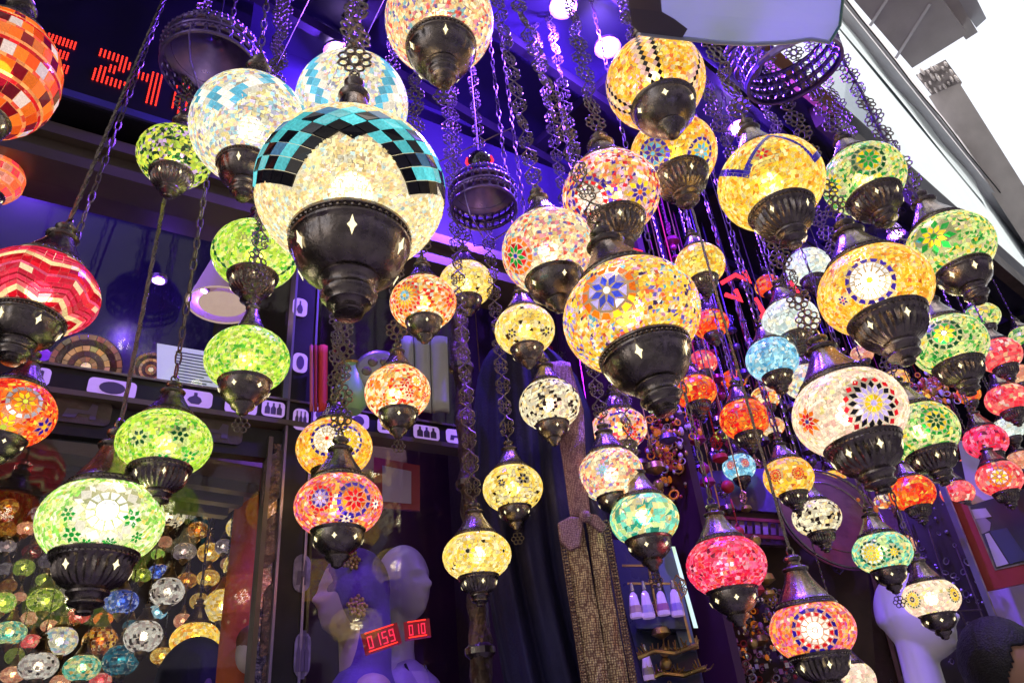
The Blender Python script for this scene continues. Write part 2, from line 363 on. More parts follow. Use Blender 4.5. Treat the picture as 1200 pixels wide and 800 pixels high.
def build_mosaic(globe, H, tilepx, Rpx, thc, pal, motifs, lattice, rows, rng, grid=None, rimr=.6):
    """thc: azimuth of the camera in lamp space. rows: (warp amplitude, lobes, [(thickness, tile length, palette)...])"""
    s = tilepx/Rpx
    big = Rpx >= 44
    V = []; Fc = []; C = []; n_obj = 0
    def rho(ph): return math.sqrt(math.sin(ph)**2+(H*math.cos(ph))**2)
    def emit_poly(poly, col, h=.010, jig=.004, shade=1.0, as_obj=None):
        nonlocal n_obj
        n = len(poly); ct = sum(p[0] for p in poly)/n; cp = sum(p[1] for p in poly)/n
        top = []; bot = []
        for (t, p) in poly:
            hh = h+rng.uniform(-jig, jig)
            top.append(tp(ct+(t-ct)*.90, cp+(p-cp)*.90, H, hh)); bot.append(tp(ct+(t-ct)*.97, cp+(p-cp)*.97, H, 0.001))
        vs = top+bot
        fs = [tuple(range(n))]+[(i, i+n, (i+1) % n+n, (i+1) % n) for i in range(n)]
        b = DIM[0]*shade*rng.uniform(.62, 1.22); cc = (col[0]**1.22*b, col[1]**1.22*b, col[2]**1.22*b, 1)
        if as_obj and n_obj < 290 and abs(wrap(ct-thc)) < rad(105):
            c0 = Vector(tp(ct, cp, H, 0)); me = bpy.data.meshes.new(as_obj)
            me.from_pydata([tuple(Vector(v)-c0) for v in vs], [], fs)
            ca = me.color_attributes.new('Col', 'FLOAT_COLOR', 'POINT'); ca.data.foreach_set('color', list(cc)*len(vs))
            me.materials.append(M['tile']); o = bpy.data.objects.new(as_obj, me); COL.objects.link(o); o.parent = globe; o.location = c0
            n_obj += 1
        else:
            k = len(V); V.extend(vs); Fc.extend([tuple(i+k for i in f) for f in fs]); C.extend([cc]*len(vs))
    ph0, ph1 = -math.acos(min(.9, rimr)), math.asin(.93)
    mots = []
    for (th, ph, kind, r, cs) in motifs:
        rr = rho(ph); mots.append((th, ph, r, rr))
        for poly, c in motif_polys(kind, r, cs):
            q = []
            for (a, b) in poly:
                p = max(-1.3, min(1.3, ph+b/rr)); q.append((th+a/max(.25, math.cos(p)), p))
            emit_poly(q, c, .014, .002, as_obj='petal' if (big and r*Rpx > 22) else None)
    def inside(t, p):
        for (th, ph, r, rr) in mots:
            a = wrap(t-th)*math.cos(p); b = (p-ph)*rr
            if a*a+b*b < r*r*.96: return True
        return bool(lattice and lattice['test'](wrap(t-thc), p))
    if lattice:
        n, dp = lattice['n'], lattice['dp']; dt = 2*math.pi/n; row = 0; p = ph0
        while p < ph1:
            for k in range(n):
                t = thc+(k+.5*(row % 2))*dt
                if lattice['test'](wrap(t-thc), p):
                    c = lattice['col'](wrap(t-thc), p, k, row, rng)
                    if c: emit_poly([(t-dt/2, p), (t, p-dp), (t+dt/2, p), (t, p+dp)], c, .014, .002, as_obj='tile' if lattice.get('obj') else None)
            p += dp; row += 1
    if rows:
        amp, lobes, spec = rows; p = ph0-amp; i = 0
        while p < ph1+amp:
            th_, ln, rp = spec[i % len(spec)]
            n = max(6, int(2*math.pi*math.cos(max(-1.2, min(1.2, p)))/ln))
            if lobes: n = max(lobes*2, round(n/(lobes*2))*lobes*2)
            for k in range(n):
                t0 = thc+2*math.pi*k/n+(0 if lobes else i*.37*2*math.pi/n); t1 = t0+2*math.pi/n
                def wf(t): 
                    if not lobes: return 0
                    u = ((t-thc)*lobes/(2*math.pi)) % 1; return amp*(1-4*abs(u-.5))
                w0, w1 = wf(t0), wf(t1-1e-6)
                cm = p+th_/2+(w0+w1)/2
                if cm-th_/2 < ph0 or cm+th_/2 > ph1 or inside((t0+t1)/2, cm): continue
                col = rp[(k+i) % len(rp)] if not isinstance(rp[0], tuple) or not isinstance(rp[0][0], tuple) else pick(rp, rng)
                emit_poly([(t0, p+w0), (t1, p+w1), (t1, p+th_+w1), (t0, p+th_+w0)], col, as_obj='tile' if (ln*Rpx > 9.5 and th_*Rpx > 6.5) else None)
            p += th_; i += 1
    else:
        p = ph0
        while p < ph1:
            dph = s/rho(p)*.95; pm = p+dph/2; n = max(5, int(2*math.pi*math.cos(pm)/s)); o = rng.random()
            for k in range(n):
                t0 = 2*math.pi*(k+o)/n; dt = 2*math.pi/n; tm = t0+dt/2
                if inside(tm, pm): continue
                j = .5
                q = [(t0+dt*rng.uniform(-j, j)*.6, p+dph*rng.uniform(-j, j)*.6), (t0+dt+dt*rng.uniform(-j, j)*.6, p+dph*rng.uniform(-j, j)*.6),
                     (t0+dt+dt*rng.uniform(-j, j)*.6, p+dph+dph*rng.uniform(-j, j)*.6), (t0+dt*rng.uniform(-j, j)*.6, p+dph+dph*rng.uniform(-j, j)*.6)]
                c = grid(wrap(tm-thc), pm, rng) if grid else pick(pal, rng)
                if rng.random() < .4 and s*Rpx > 4:
                    c2 = grid(wrap(tm-thc), pm, rng) if grid else pick(pal, rng)
                    emit_poly([q[0], q[1], q[2]], c); emit_poly([q[0], q[2], q[3]], c2)
                else: emit_poly(q, c)
            p += dph
    if V:
        me = bpy.data.meshes.new('mosaic'); me.from_pydata(V, [], Fc)
        ca = me.color_attributes.new('Col', 'FLOAT_COLOR', 'POINT'); ca.data.foreach_set('color', [x for c in C for x in c])
        me.materials.append(M['tile']); o = bpy.data.objects.new('mosaic', me); COL.objects.link(o); o.parent = globe; o['kind'] = 'stuff'

def PAL(*a):
    return [(hx(a[i]), a[i+1]) for i in range(0, len(a), 2)]
PALS = {
 'cream':  PAL('fff3c4', 5, 'ffe7a8', 4, 'f3efd8', 3, 'ffd9a0', 2, 'cfe6e2', 1, 'e9c9a8', 1),
 'whiteblue': PAL('f7f3d6', 5, 'ffeeb0', 3, 'bfe3ea', 2, 'e4d8f2', 1.5, 'f2c8b0', 1, 'b8b8c8', 1),
 'orange': PAL('ff7a1e', 4, 'ff9a3a', 3, 'e8402a', 3, 'ffc050', 1),
 'redor':  PAL('ff5a2a', 4, 'ff8a30', 3, 'ffb040', 1.5, 'e02a30', 3, 'ffdf60', 1),
 'red':    PAL('e0203a', 4, 'f04a60', 3, 'ff9aa0', 1, 'b01030', 2),
 'pinkred':PAL('ff4a78', 4, 'ff7aa0', 3, 'e82a50', 4, 'ffb0c0', 2, '90204a', 1, 'ff5a50', 2),
 'coral':  PAL('ff6a70', 4, 'ff8a80', 3, 'f04050', 3, 'ffd0a0', 1.2, 'ffe0d0', .6),
 'green':  PAL('d6ee60', 4, 'b8e050', 4, 'f0f090', 3, '6cc048', 2, 'e8f8a8', 2),
 'greenw': PAL('d8f090', 4, 'f0f8c0', 3, 'a8e070', 3, 'ffffe0', 2, 'f0e080', 1),
 'greenmix': PAL('d8e8a0', 4, 'f0e890', 3, '70c060', 2.5, 'e8d8b0', 2, '2f9a48', 1.5, 'ffd850', 1),
 'limedark': PAL('c8e060', 4, 'e8e860', 3, '3a6a38', 2.2, '204028', 1.6, 'd8b8e0', 1.3),
 'yellow': PAL('ffd850', 5, 'ffe888', 4, 'ffc040', 3, 'fff0b0', 2, 'f0a030', 1),
 'orangey': PAL('ffd458', 6, 'ffc238', 4, 'ffeaa8', 3, 'ffa440', 1.6, 'd87a40', .6, 'f8c8a8', .8),
 'multi':  PAL('ffd450', 7, 'ffe590', 4, 'ffa848', 2.2, 'f07a50', .9, '8a78d8', 1, 'f0b0d0', 1.5, '8ac8d8', .8, 'fff2d8', 2, '604878', .6),
 'multipale': PAL('fff0c8', 5, 'ffe0a0', 3, 'ffc090', 2, 'f0a0a8', 1.6, 'e87060', 1, '9a88c8', 1, 'a8d8d8', .8),
 'purplemix': PAL('f8c8d8', 3, 'ffd880', 4, 'ff9a60', 2.5, 'e04050', 1.6, '5a3aa8', 2, 'fff0e0', 2),
 'bw':     PAL('fff4d0', 5, 'f0e8d0', 3, 'ffe0a0', 2, '2a1a20', 2.4, 'c8b8a0', 1),
 'yb':     PAL('ffe890', 5, 'ffd860', 4, 'fff0c0', 3, '3a2418', .35),
 'white':  PAL('f4f8ee', 5, 'e0f0e8', 3, 'fff8d8', 2, 'c8d8d8', 1),
 'blue':   PAL('a8e0f0', 5, 'c8f0f8', 3, '78c0e0', 3, 'f0f8f0', 2, '60a0c0', 1),
 'pinkwhite': PAL('ffe6c8', 5, 'fff0d8', 4, 'ffd0c0', 2, 'f8e8a0', 1),
 'flower': PAL('fff0c0', 4, 'ffd070', 3, 'ff9a40', 3, 'e84030', 2, 'f8f0e0', 1.5),
 'pinkorange': PAL('ff9a50', 3, 'ffc060', 3, 'f0605a', 2.5, 'f090b0', 3, 'c85ab0', 1, 'ffe8c0', 1.5),
 'teal':   PAL('90e0c8', 4, 'd8f0a8', 3, '40a890', 2, 'fff0b0', 2, 'f0c870', 1),
 'amberd': PAL('a85a18', 4, 'e09830', 3, '603010', 3, 'f0c860', 1.5),
 'peach':  PAL('f0b088', 4, 'e09070', 3, 'ffd8b0', 2),
 'darkred': PAL('601418', 4, '902028', 2, '401014', 2),
 'olive':  PAL('a8b848', 4, '88a040', 3, 'd8e070', 2, '506828', 2),
 'bluedeep': PAL('3858b8', 4, '5878d8', 3, 'b8c8f8', 1.5, '203880', 2),
 'smoke':  PAL('a09098', 3, '706068', 3, 'd0c8c8', 1),
 'tealdark': PAL('206878', 4, '308898', 2, '184858', 3),
 'goldd':  PAL('e8b848', 4, 'f8d878', 3, 'c88828', 2, 'fff0b0', 1),
 'striped': PAL('f0ece0', 4, '58504c', 1.2, 'c8b8b0', 2),
}
for k in ('olive', 'bluedeep', 'smoke', 'tealdark', 'darkred', 'amberd', 'peach'): pass
c = {k: hx(v) for k, v in dict(blk='14121c', teal='6ed6de', steel='5c86a8', cream='fff0c0', yel='ffd830', red='e02030', dred='7a1030', pur='5038a8', vio='3820a0', grn='2aa848', dgrn='186038',
     org='ff8a20', wht='fff8e8', pink='ff6a90', blu='4858d8', lil='c8b8f0', grey='b8b8c0', lime='d8f060', maroon='801828', hot='ffffff', cyan='78c8e0').items()}

def cam_dir_local(T):
    v = T.inverted() @ EYE; return v
def hit_globe(T, H, px, py):
    o = T.inverted() @ EYE; q = T.inverted() @ P(px, py, 1.0); d = q-o
    o2 = Vector((o.x, o.y, o.z/H)); d2 = Vector((d.x, d.y, d.z/H))
    a = d2.dot(d2); b = 2*o2.dot(d2); cc = o2.dot(o2)-1; D = b*b-4*a*cc
    t = (-b-math.sqrt(D))/(2*a) if D > 0 else -b/(2*a)
    p = o2+d2*t; p.normalize(); return math.atan2(p.y, p.x), math.asin(max(-1, min(1, p.z)))

HC = 1.6+1.92           # height of the canopy ceiling
LAMPN = [0]
DIM = [1.0]
RIM = {'panel': (.655, -.60), 'rib': (.605, -.64), 'plain': (.575, -.66), 'flare': (.60, .64), 'small': (.31, .78)}
def lamp(cx, cy, wpx, dia, pal, label, H=.80, cup='rib', cap='flare', capsc=.92, cupsc=.95, mot=(), lat=None, rows=None, grid=None, tilt=0, chain=1, top=None, grout=None, metal=None,
         tile=4.3, pend=False, group='mosaic lamps hanging in front of the shop', bulb=.17, dim=1.0, name='mosaic_lamp', links=True, linklen=.05, hot=None):
    LAMPN[0] += 1; rng = random.Random(LAMPN[0]*17+3)
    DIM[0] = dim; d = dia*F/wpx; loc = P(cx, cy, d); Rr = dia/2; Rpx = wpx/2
    root = empty(name, loc, label, 'lamp', group)
    rz = rng.uniform(0, 6.28)
    R0 = Matrix.Rotation(rz, 4, 'Z')
    if tilt: R0 = Matrix.Rotation(rad(tilt), 4, (loc-EYE).normalized()) @ R0
    T = Matrix.Translation(loc) @ R0 @ Matrix.Diagonal((Rr, Rr, Rr, 1))
    root.matrix_world = T
    gl = obj('globe', globe_mesh(H), None, root)
    pal_l = PALS[pal]
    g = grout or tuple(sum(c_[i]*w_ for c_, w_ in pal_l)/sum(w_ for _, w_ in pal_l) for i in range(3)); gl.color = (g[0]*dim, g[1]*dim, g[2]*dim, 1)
    cv = cam_dir_local(T); thc = math.atan2(cv.y, cv.x)
    ms = []
    for (mx, my, kind, rpx, cs) in mot:
        th, ph = hit_globe(T, H, mx, my); ms.append((th, ph, kind, rpx/Rpx, [c[q] for q in cs.split()]))
    build_mosaic(gl, H, tile, Rpx, thc, pal_l, ms, lat, rows, rng, grid, RIM[cup][0]*cupsc*.95)
    if cup:
        co = obj('cup', CUPS[cup], None, root); co.scale = (cupsc,)*3; rr_c, zz_c = RIM[cup]; co.location.z = -H*math.sqrt(max(.05, 1-(rr_c*cupsc)**2))+.015-zz_c*cupsc
        if wpx >= 56:
            nop = rng.choice((5, 6, 7)); sz_ = rng.uniform(.9, 1.35); ph_ = rng.random()
            for k in range(nop):
                oo = obj('lit_opening', OPEN[cup], None, co); oo.rotation_euler.z = (k+ph_)*2*math.pi/nop; oo.scale = (1, sz_, 1)
    zt = 0
    if cap:
        me, zt = CAPS[cap]; ca = obj('cap', me, None, root); capsc = capsc*1.2 if capsc >= .68 else capsc*1.08; cz_ = max(capsc, 1.0)*rng.uniform(1.02, 1.15); ca.scale = (capsc, capsc, cz_); rr_c, zz_c = RIM[cap]; ca.location.z = H*math.sqrt(max(.05, 1-(rr_c*capsc)**2))-.01-zz_c*cz_; zt = ca.location.z+zt*cz_
    if metal:
        for o_ in root.children:
            if o_.name.startswith(('cup', 'cap')): o_.material_slots[0].link = 'OBJECT'; o_.material_slots[0].material = metal
    if chain:
        ztop = ((top or HC)-loc.z)/Rr
        if links and wpx >= 56 and chain != 3:
            ll = linklen/Rr; n = int((ztop-zt)/ll)+1; k = 0; z = zt
            while z < ztop and k < 60:
                lk = obj('chain_link', PLATES[{1: (0, 0, 1, 0)[k % 4], 2: 2, 4: 1}[chain]], None, root)
                lk.scale = (ll*1.0,)*3; lk.location = (0, 0, z+ll*.5); lk.rotation_euler.z = rng.uniform(-.5, .5)+(thc+math.pi/2)+(k % 2)*rng.uniform(.2, .9)
                z += ll*.98; k += 1
        else:
            g = G(); L = ztop-zt; m = max(3, int(L/.22)); 
            if chain == 3:
                for q in range(3): g.tube([(.028*math.cos(q*2.1+i*1.3), .028*math.sin(q*2.1+i*1.3), zt+L*i/60) for i in range(61)], .026, False, 4)
            else:
                g.tube([(0, 0, zt), (0, 0, zt+L)], .016 if wpx > 55 else .022, False, 4)
                for i in range(min(m, 60)):
                    g.ring((0, 0, zt+L*(i+.5)/m), .09 if i % 4 == 0 else .05, .11, .022, 6, 3, plane='xz' if i % 2 else 'yz')
            g.obj('chain', M['bronze'] if (chain == 3 or wpx < 60) else M['cast'], root)
    if pend:
        pe = obj('pendant', PEND, None, root); pe.scale = (.5,)*3; pe.location.z = co.location.z+{'panel': -1.70, 'rib': -1.55, 'plain': -1.46}[cup]*cupsc; pe.rotation_euler.z = thc+math.pi/2
    if bulb:
        ld = bpy.data.lights.new('bulb', 'POINT'); ld.energy = bulb*(dia/.15)**2; ld.shadow_soft_size = Rr*.22; ld.color = (1, .88, .66)
        lo = bpy.data.objects.new('bulb', ld); COL.objects.link(lo); lo.parent = root
        if hot:
            v = T.inverted() @ EYE; q = T.inverted() @ P(hot[0], hot[1], 1.0); dd = (q-v).normalized(); t = -v.dot(dd); lo.location = (v+dd*t)*.8
    return root

# ================================================================== large structure
WA = rad(-9.7)
WU = Vector((math.cos(WA), math.sin(WA), 0)); WN = Vector((-math.sin(WA), math.cos(WA), 0)); WO = Vector((0, 1.5, 1.6))
TW = Matrix.Translation(WO) @ Matrix.Rotation(WA, 4, 'Z')     # shop front frame: x along it, y into the shop, z up from eye height
def uz(px, py, v=0.0):
    d = ray(px, py); t = ((WO+WN*v)-EYE).dot(WN)/d.dot(WN); q = TW.inverted() @ (EYE+d*t); return q.x, q.z
def onplane(px, py, o, n):
    d = ray(px, py); return EYE+d*((Vector(o)-EYE).dot(Vector(n))/d.dot(Vector(n)))
def atx(px, py, y):   # point on the plane y = const
    return onplane(px, py, (0, y, 0), (0, 1, 0))
def atz(px, py, z): return onplane(px, py, (0, 0, z), (0, 0, 1))

g = G(); g.add([(-200, -200, 0), (200, -200, 0), (200, 200, 0), (-200, 200, 0)], [(0, 1, 2, 3)])
tag(g.obj('ground', M['pave']), kind='structure')

# unseen building added across the lane; height and paleness shaped for sky, sun and fill
ob = empty('unseen_lane_building', (0, -2.6, 0), 'unseen pale building behind the camera, added to limit sky and sun', 'building')
g = G(); g.box((-9, -2, 0), (14, 0, 10.5)); g.obj('wall', pbr('unseen_building_render', (.46, .43, .38), .85, 0, .1, 3), ob)
g = G()
for i in range(7):
    for j in range(2): g.box((-6+i*2.1, -.001, 1+j*2.8), (-5+i*2.1, .03, 2.4+j*2.8))
g.obj('unseen_window', M['blackmetal'], ob)

# canopy over the lamps
can = empty('canopy', (0, 0, HC), 'dark flat canopy over the hanging lamps with violet spotlights', 'canopy')
def cpt(px, py): q = atz(px, py, HC); return (q.x, q.y, 0)
e0, e1, e2 = cpt(905, 78), cpt(962, 118), cpt(1200, 325)
g = G()
pts = [Vector((-3, 1.75, 0)), Vector((-3, e0[1]+.05, 0)), Vector((e0[0]-.15, e0[1]+.02, 0)), Vector(e1), Vector((e1[0]+8, e1[1]+8*(e2[1]-e1[1])/(e2[0]-e1[0]), 0)), Vector((9, 4.5, 0)), Vector((2.0, 4.5, 0)), Vector((1.6, 1.75, 0))]
g.prism(pts, Vector((0, 0, .12))); g.obj('ceiling_panel', M['canopy'], can)
for i in range(9):
    g = G(); x = -1.6+i*.75; g.box((x, .62, -.035), (x+.05, 1.9, -.002)); g.obj('batten', M['blackmetal'], can)
for y in (.66, .95, 1.25):
    g = G(); g.box((-2.5, y, -.075), (7.5, y+.025, -.036)); g.obj('hanging_rail', M['blackmetal'], can)
g = G(); a, b = Vector(e1), Vector(pts[4]); dirv = (b-a).normalized()
Tq = Matrix.Translation(a) @ Matrix.Rotation(math.atan2(dirv.y, dirv.x), 4, 'Z')
g.box((0, .0, -.09), ((b-a).length, .05, .13), Tq); g.obj('edge_beam', M['darkwood'], can)
# wood strip seen past the lantern ring
g = G(); g.tube([Vector(cpt(880, 40))+Vector((0, 0, -.05)), Vector(cpt(975, 120))+Vector((0, 0, -.05))], .03, n=4); g.obj('wood_strip', pbr('orange_wood', (.35, .14, .06), .5, 0, .4, 12), can)

# violet spotlights in the canopy and inside the window
def spot(px, py, d=None, z=None, e=20, col=(.17, .05, 1), label='', size=.028, aim=(0, 0, -1), disc=30, cone=150):
    q = atz(px, py, z) if z else P(px, py, d)
    root = empty('led_spotlight', q, label, 'spotlight', 'violet led spotlights')
    g = G(); g.lathe([(size*1.0, .012), (size*1.35, .010), (size*1.4, -.002), (size*1.05, -.004), (size*.95, .008)][::-1], 20, cap=False); g.obj('bezel', M['cast'], root)
    g = G(); g.lathe([(size*.93, 0), (size*.7, -.004), (.001, -.006)][::-1], 16, cap=False); g.obj('lens', M['purple'], root)
    ld = bpy.data.lights.new('led_light', 'POINT'); ld.energy = e*1.0; ld.color = col; ld.shadow_soft_size = size*.6
    lo = bpy.data.objects.new('spot_beam', ld); COL.objects.link(lo); lo.parent = root; lo.location = (0, 0, -.03)
    lo.rotation_euler = (-Vector(aim)).to_track_quat('Z', 'Y').to_euler()
    return root
spot(660, 8, z=HC-.10, e=32, label='bright violet spotlight nearest the top edge of the photo', aim=(.1, .15, -1))
spot(712, 56, z=HC-.10, e=32, label='bright violet spotlight just left of the yellow and black checked lamp', aim=(.5, .1, -1))
spot(866, 150, z=HC-.10, e=9, label='violet spotlight half hidden by chains behind the purple zigzag lamp', aim=(.3, 0, -1))
spot(395, 62, z=HC-.10, e=14, label='violet spotlight hidden behind the light blue lamps', aim=(-.3, 0, -1))
spot(90, 60, z=HC-.10, e=14, label='violet spotlight above the red led sign board', aim=(-.1, -.1, -1))
spot(1050, 275, z=HC-.10, e=6, label='violet spotlight above the green lamps at the canopy edge', aim=(.5, 0, -1))
spot(560, 60, z=HC-.06, e=9, label='violet uplight washing the canopy between the top lamps', aim=(.3, .2, .4), size=.008) if False else None

# upper facade, cornice and bay of the building, seen past the canopy edge
fac = empty('upper_facade', (0, 0, 3.5), 'white upper facade with grey cornice rising above the canopy edge', 'building')
FY = .86
def fz(px, py): q = atx(px, py, FY); return q
a0, a1 = fz(985, 25), fz(1200, 288)
b0, b1 = fz(1000, -8), fz(1200, 225)
x0, x1 = a0.x-.6, 14
def line_z(q0, q1, x): return q0.z+(q1.z-q0.z)*(x-q0.x)/(q1.x-q0.x)
top = lambda x: line_z(a0, a1, x)
g = G(); zb = HC+.14
g.prism([Vector((x0, FY, zb)), Vector((x1, FY, zb)), Vector((x1, FY, max(zb+.2, top(x1)))), Vector((x0, FY, top(x0)))], Vector((0, .15, 0)))
g.obj('wall', M['white'], fac); 
for o_ in fac.children: o_.location = (0, 0, -3.5)
# folds of the white awning cloth near the cornice
g = G(); n = 60
vs = []; fs = []
for i in range(n):
    x = x0+(7-x0)*i/(n-1)
    for j in range(10):
        t = j/9; z = top(x)-.02-.30*t
        vs.append((x, FY-.012-.007*math.sin(x*7.5+t*5)*(1-t)-.005*math.sin(x*3.1-t*3)-.008*(1-t), z))
for i in range(n-1):
    for j in range(9): k = i*10+j; fs.append((k, k+1, k+11, k+10))
g.add(vs, fs); o = g.obj('awning_cloth', M['white'], fac, True); o.location = (0, 0, -3.5)
CT = math.atan2(top(5)-top(1), 4.0)
# cornice: grey beam projecting outward along the wall top
ov = .085
def cornice(y0_, y1_, z0_, z1_, name, mat):
    g = G()
    A = [Vector((x0, y0_, top(x0)+z0_)), Vector((x1, y0_, top(x1)+z0_)), Vector((x1, y0_, top(x1)+z1_)), Vector((x0, y0_, top(x0)+z1_))]
    g.prism(A, Vector((0, y1_-y0_, 0))); o = g.obj(name, mat, fac); o.location = (0, 0, -3.5)
cornice(FY-.09, FY+.2, .0, .30, 'cornice', M['grey'])
cornice(FY-.11, FY-.091, .10, .30, 'cornice_lip', M['grey'])
g = G(); g.tube([Vector((x0+(x1-x0)*t_/40, FY-.12-.004*math.sin(t_*1.7), top(x0+(x1-x0)*t_/40)+.03+.02*math.sin(t_*.9))) for t_ in range(41)], .006, n=5); o = g.obj('cable', M['blackmetal'], fac); o.location = (0, 0, -3.5)
# stone bay box overhanging farther up
bay = empty('stone_bay', (0, 0, 5.4), 'brown grey stone bay with stepped edge overhanging at the top right', 'building')
BZ = 5.4
def bp(px, py, z=BZ): return atz(px, py, z)
q = [bp(1145, 42), bp(1072, 87), bp(950, -60), bp(1030, -110)]
g = G(); g.prism([bp(1134, 40), bp(1069, 80), bp(940, -70), bp(1010, -130)], Vector((0, 0, .9)));  o = g.obj('soffit', M['stone'], bay); o.location = (0, 0, -5.4)
for (ja, jb) in (((1050, 68), (1090, 5)), ((1020, 30), (1062, -35))):
    g = G(); g.tube([bp(*ja, BZ-.004), bp(*jb, BZ-.004)], .012, n=4); o = g.obj('panel_joint', M['grey'], bay); o.location = (0, 0, -5.4)
g = G(); g.prism([bp(1146, 38, BZ+.08), bp(1132, 47, BZ+.08), bp(1052, -60, BZ+.08), bp(1070, -90, BZ+.08)], Vector((0, 0, .7))); o = g.obj('step_moulding', M['stone'], bay); o.location = (0, 0, -5.4)
g = G(); g.prism([bp(1156, 22, BZ+.2), bp(1144, 33, BZ+.2), bp(1080, -60, BZ+.2), bp(1100, -90, BZ+.2)], Vector((0, 0, .5))); o = g.obj('step_moulding', M['grey'], bay); o.location = (0, 0, -5.4)
# carved capital and pilaster
pil = empty('carved_pilaster', P(1110, 120, 7), 'pale pilaster with a carved grainy capital below the stone bay', 'pilaster')
def wp(px, py, d=7.0): return P(px, py, d)-pil.location
back = ray(1110, 120)*.5
g = G(); g.prism([wp(1073, 88), wp(1108, 70), wp(1127, 96), wp(1092, 112)], back); g.obj('capital', pbr('carved_stone', (.5, .45, .45), .8, 0, .55, 9, bump=1.0, bscale=14), pil)
g = G(); g.prism([wp(1088, 113), wp(1128, 96), wp(1126, 100), wp(1280, 345), wp(1240, 345)][0:5], back); g.obj('shaft', M['stone'], pil)
g = G()
for i in range(7):
    for j in range(3):
        u = (i+.5)/7; v = (j+.5)/3
        c0 = wp(1073, 88)*(1-u)*(1-v)+wp(1108, 70)*u*(1-v)+wp(1127, 96)*u*v+wp(1092, 112)*(1-u)*v
        g.sphere(c0-back*.04+Vector((R_.uniform(-.03, .03), 0, R_.uniform(-.03, .03))), R_.uniform(.02, .04), (R_.uniform(.6, 1.5), .4, R_.uniform(.6, 1.4)), 7, 5)
g.obj('carving', M['stone'], pil)

# frosted glass sheet hanging near the camera at the top
gs = empty('glass_awning', P(865, 10, 1.0), 'grey frosted glass sheet with rounded corner hanging over the top edge', 'glass awning')
def gp(px, py, d): return P(px, py, d)-gs.location
edge = [(736, -60), (738, 10), (742, 30), (750, 39), (770, 42), (800, 45), (840, 50), (880, 52), (920, 50), (950, 46), (972, 50), (984, 30), (994, -60)]
def gpoly(e, d0): return [gp(x, y, .80+(y+60)*.0012+(x-740)*.0002) for x, y in e]
frost, n_, o_ = nodes('frosted_glass')
p_ = n_.nodes.new('ShaderNodeBsdfPrincipled'); p_.inputs['Base Color'].default_value = (.40, .52, .44, 1); p_.inputs['Roughness'].default_value = .25
t_ = n_.nodes.new('ShaderNodeBsdfTranslucent'); t_.inputs[0].default_value = (.82, .90, .80, 1); x_ = n_.nodes.new('ShaderNodeMixShader'); x_.inputs[0].default_value = .65
n_.links.new(p_.outputs[0], x_.inputs[1]); n_.links.new(t_.outputs[0], x_.inputs[2]); n_.links.new(x_.outputs[0], o_.inputs[0])
g = G(); g.prism(gpoly(edge, .8), ray(865, 0)*.012); autosmooth(g.mesh('x')) ; g.obj('glass_panel', frost, gs)
e2_ = [(736, -60), (738, 10), (742, 30), (750, 38), (800, 44), (806, 34), (790, 22), (776, 14), (770, -60)]
g = G(); g.prism([q_-ray(865, 0)*.006 for q_ in gpoly(e2_, .8)], ray(865, 0)*.005); g.obj('bracket_plate', pbr('slate_blue_plate', (.10, .10, .17), .3, .2), gs)
g = G(); g.tube([q_-ray(865, 0)*.002 for q_ in gpoly(edge[3:11], .8)], .0028, n=6); g.obj('edge_trim', pbr('pale_trim', (.55, .6, .7), .3), gs)
g = G(); g.tube([q_-ray(865, 0)*.002 for q_ in gpoly(edge[10:], .8)], .002, n=6); g.obj('green_edge', pbr('green_glass_edge', (.12, .32, .28), .2), gs)

# ------------------------------------------------------------------ shop front
sf = empty('shop_front', (0, 0, 0), 'dark shop front with glazed windows, brown beam and lilac sticker bands', 'shop front')
sf.matrix_world = TW
def wb(name, mat, px0, py0, px1, py1, v0, v1, parent=None, v=0.0, thing=None):
    """box on the shop front between two pixels' heights and positions"""
    u0, z0 = uz(px0, py0, v); u1, z1 = uz(px1, py1, v)
    g = G(); g.box((min(u0, u1), v0, min(z0, z1)), (max(u0, u1), v1, max(z0, z1))); return g.obj(name, mat, parent or sf)
def wbox(name, mat, u0, u1, v0, v1, z0, z1, parent=None):
    g = G(); g.box((u0, v0, z0), (u1, v1, z1)); return g.obj(name, mat, parent or sf)
z_beam_b = uz(80, 211)[1]; z_beam_t = uz(80, 178)[1]; z_sh_t = uz(100, 438)[1]; z_sh_b = uz(100, 463)[1]
u_mul0, u_mul1 = uz(336, 500)[0], uz(361, 500)[0]
u_end = uz(560, 500)[0]
wbox('fascia', M['canopy'], -2.6, 1.6, .02, .12, z_beam_t, 2.05)
wbox('beam', M['brownmetal'], -2.6, u_end+.25, -.05, .12, z_beam_b+.02, z_beam_t-.002)
wbox('beam_moulding', M['brownmetal'], -2.6, u_end+.25, -.075, -.051, z_beam_b+.055, z_beam_b+.085)
wbox('beam_moulding', M['brownmetal'], -2.6, u_end+.25, -.065, .02, z_beam_b-.01, z_beam_b+.018)
wbox('shelf_band', M['blackmetal'], -2.6, u_end, -.01, .03, z_sh_b, z_sh_t)
wbox('shelf_edge', M['brownmetal'], -2.6, u_end, -.02, .03, z_sh_b-.012, z_sh_b-.001)
wbox('shelf_edge', M['cast'], -2.6, u_end, -.016, .03, z_sh_t+.001, z_sh_t+.006)
wbox('mullion', M['blackmetal'], u_mul0, u_mul1, -.012, .035, -1.6, z_beam_b)
for uu in (u_mul0-.006, u_mul1+.001): wbox('mullion_edge', pbr('violet_metal', (.32, .26, .42), .3, .8), uu, uu+.005, -.016, .03, -1.6, z_beam_b)
um2 = uz(305, 700)[0]
wbox('mirror_jamb', pbr('mirror_glass', (.30, .24, .32), .08, .9, .3, 30, bump=.25, bscale=40), um2, u_mul0-.008, .0, .02, -1.6, z_sh_b-.05)
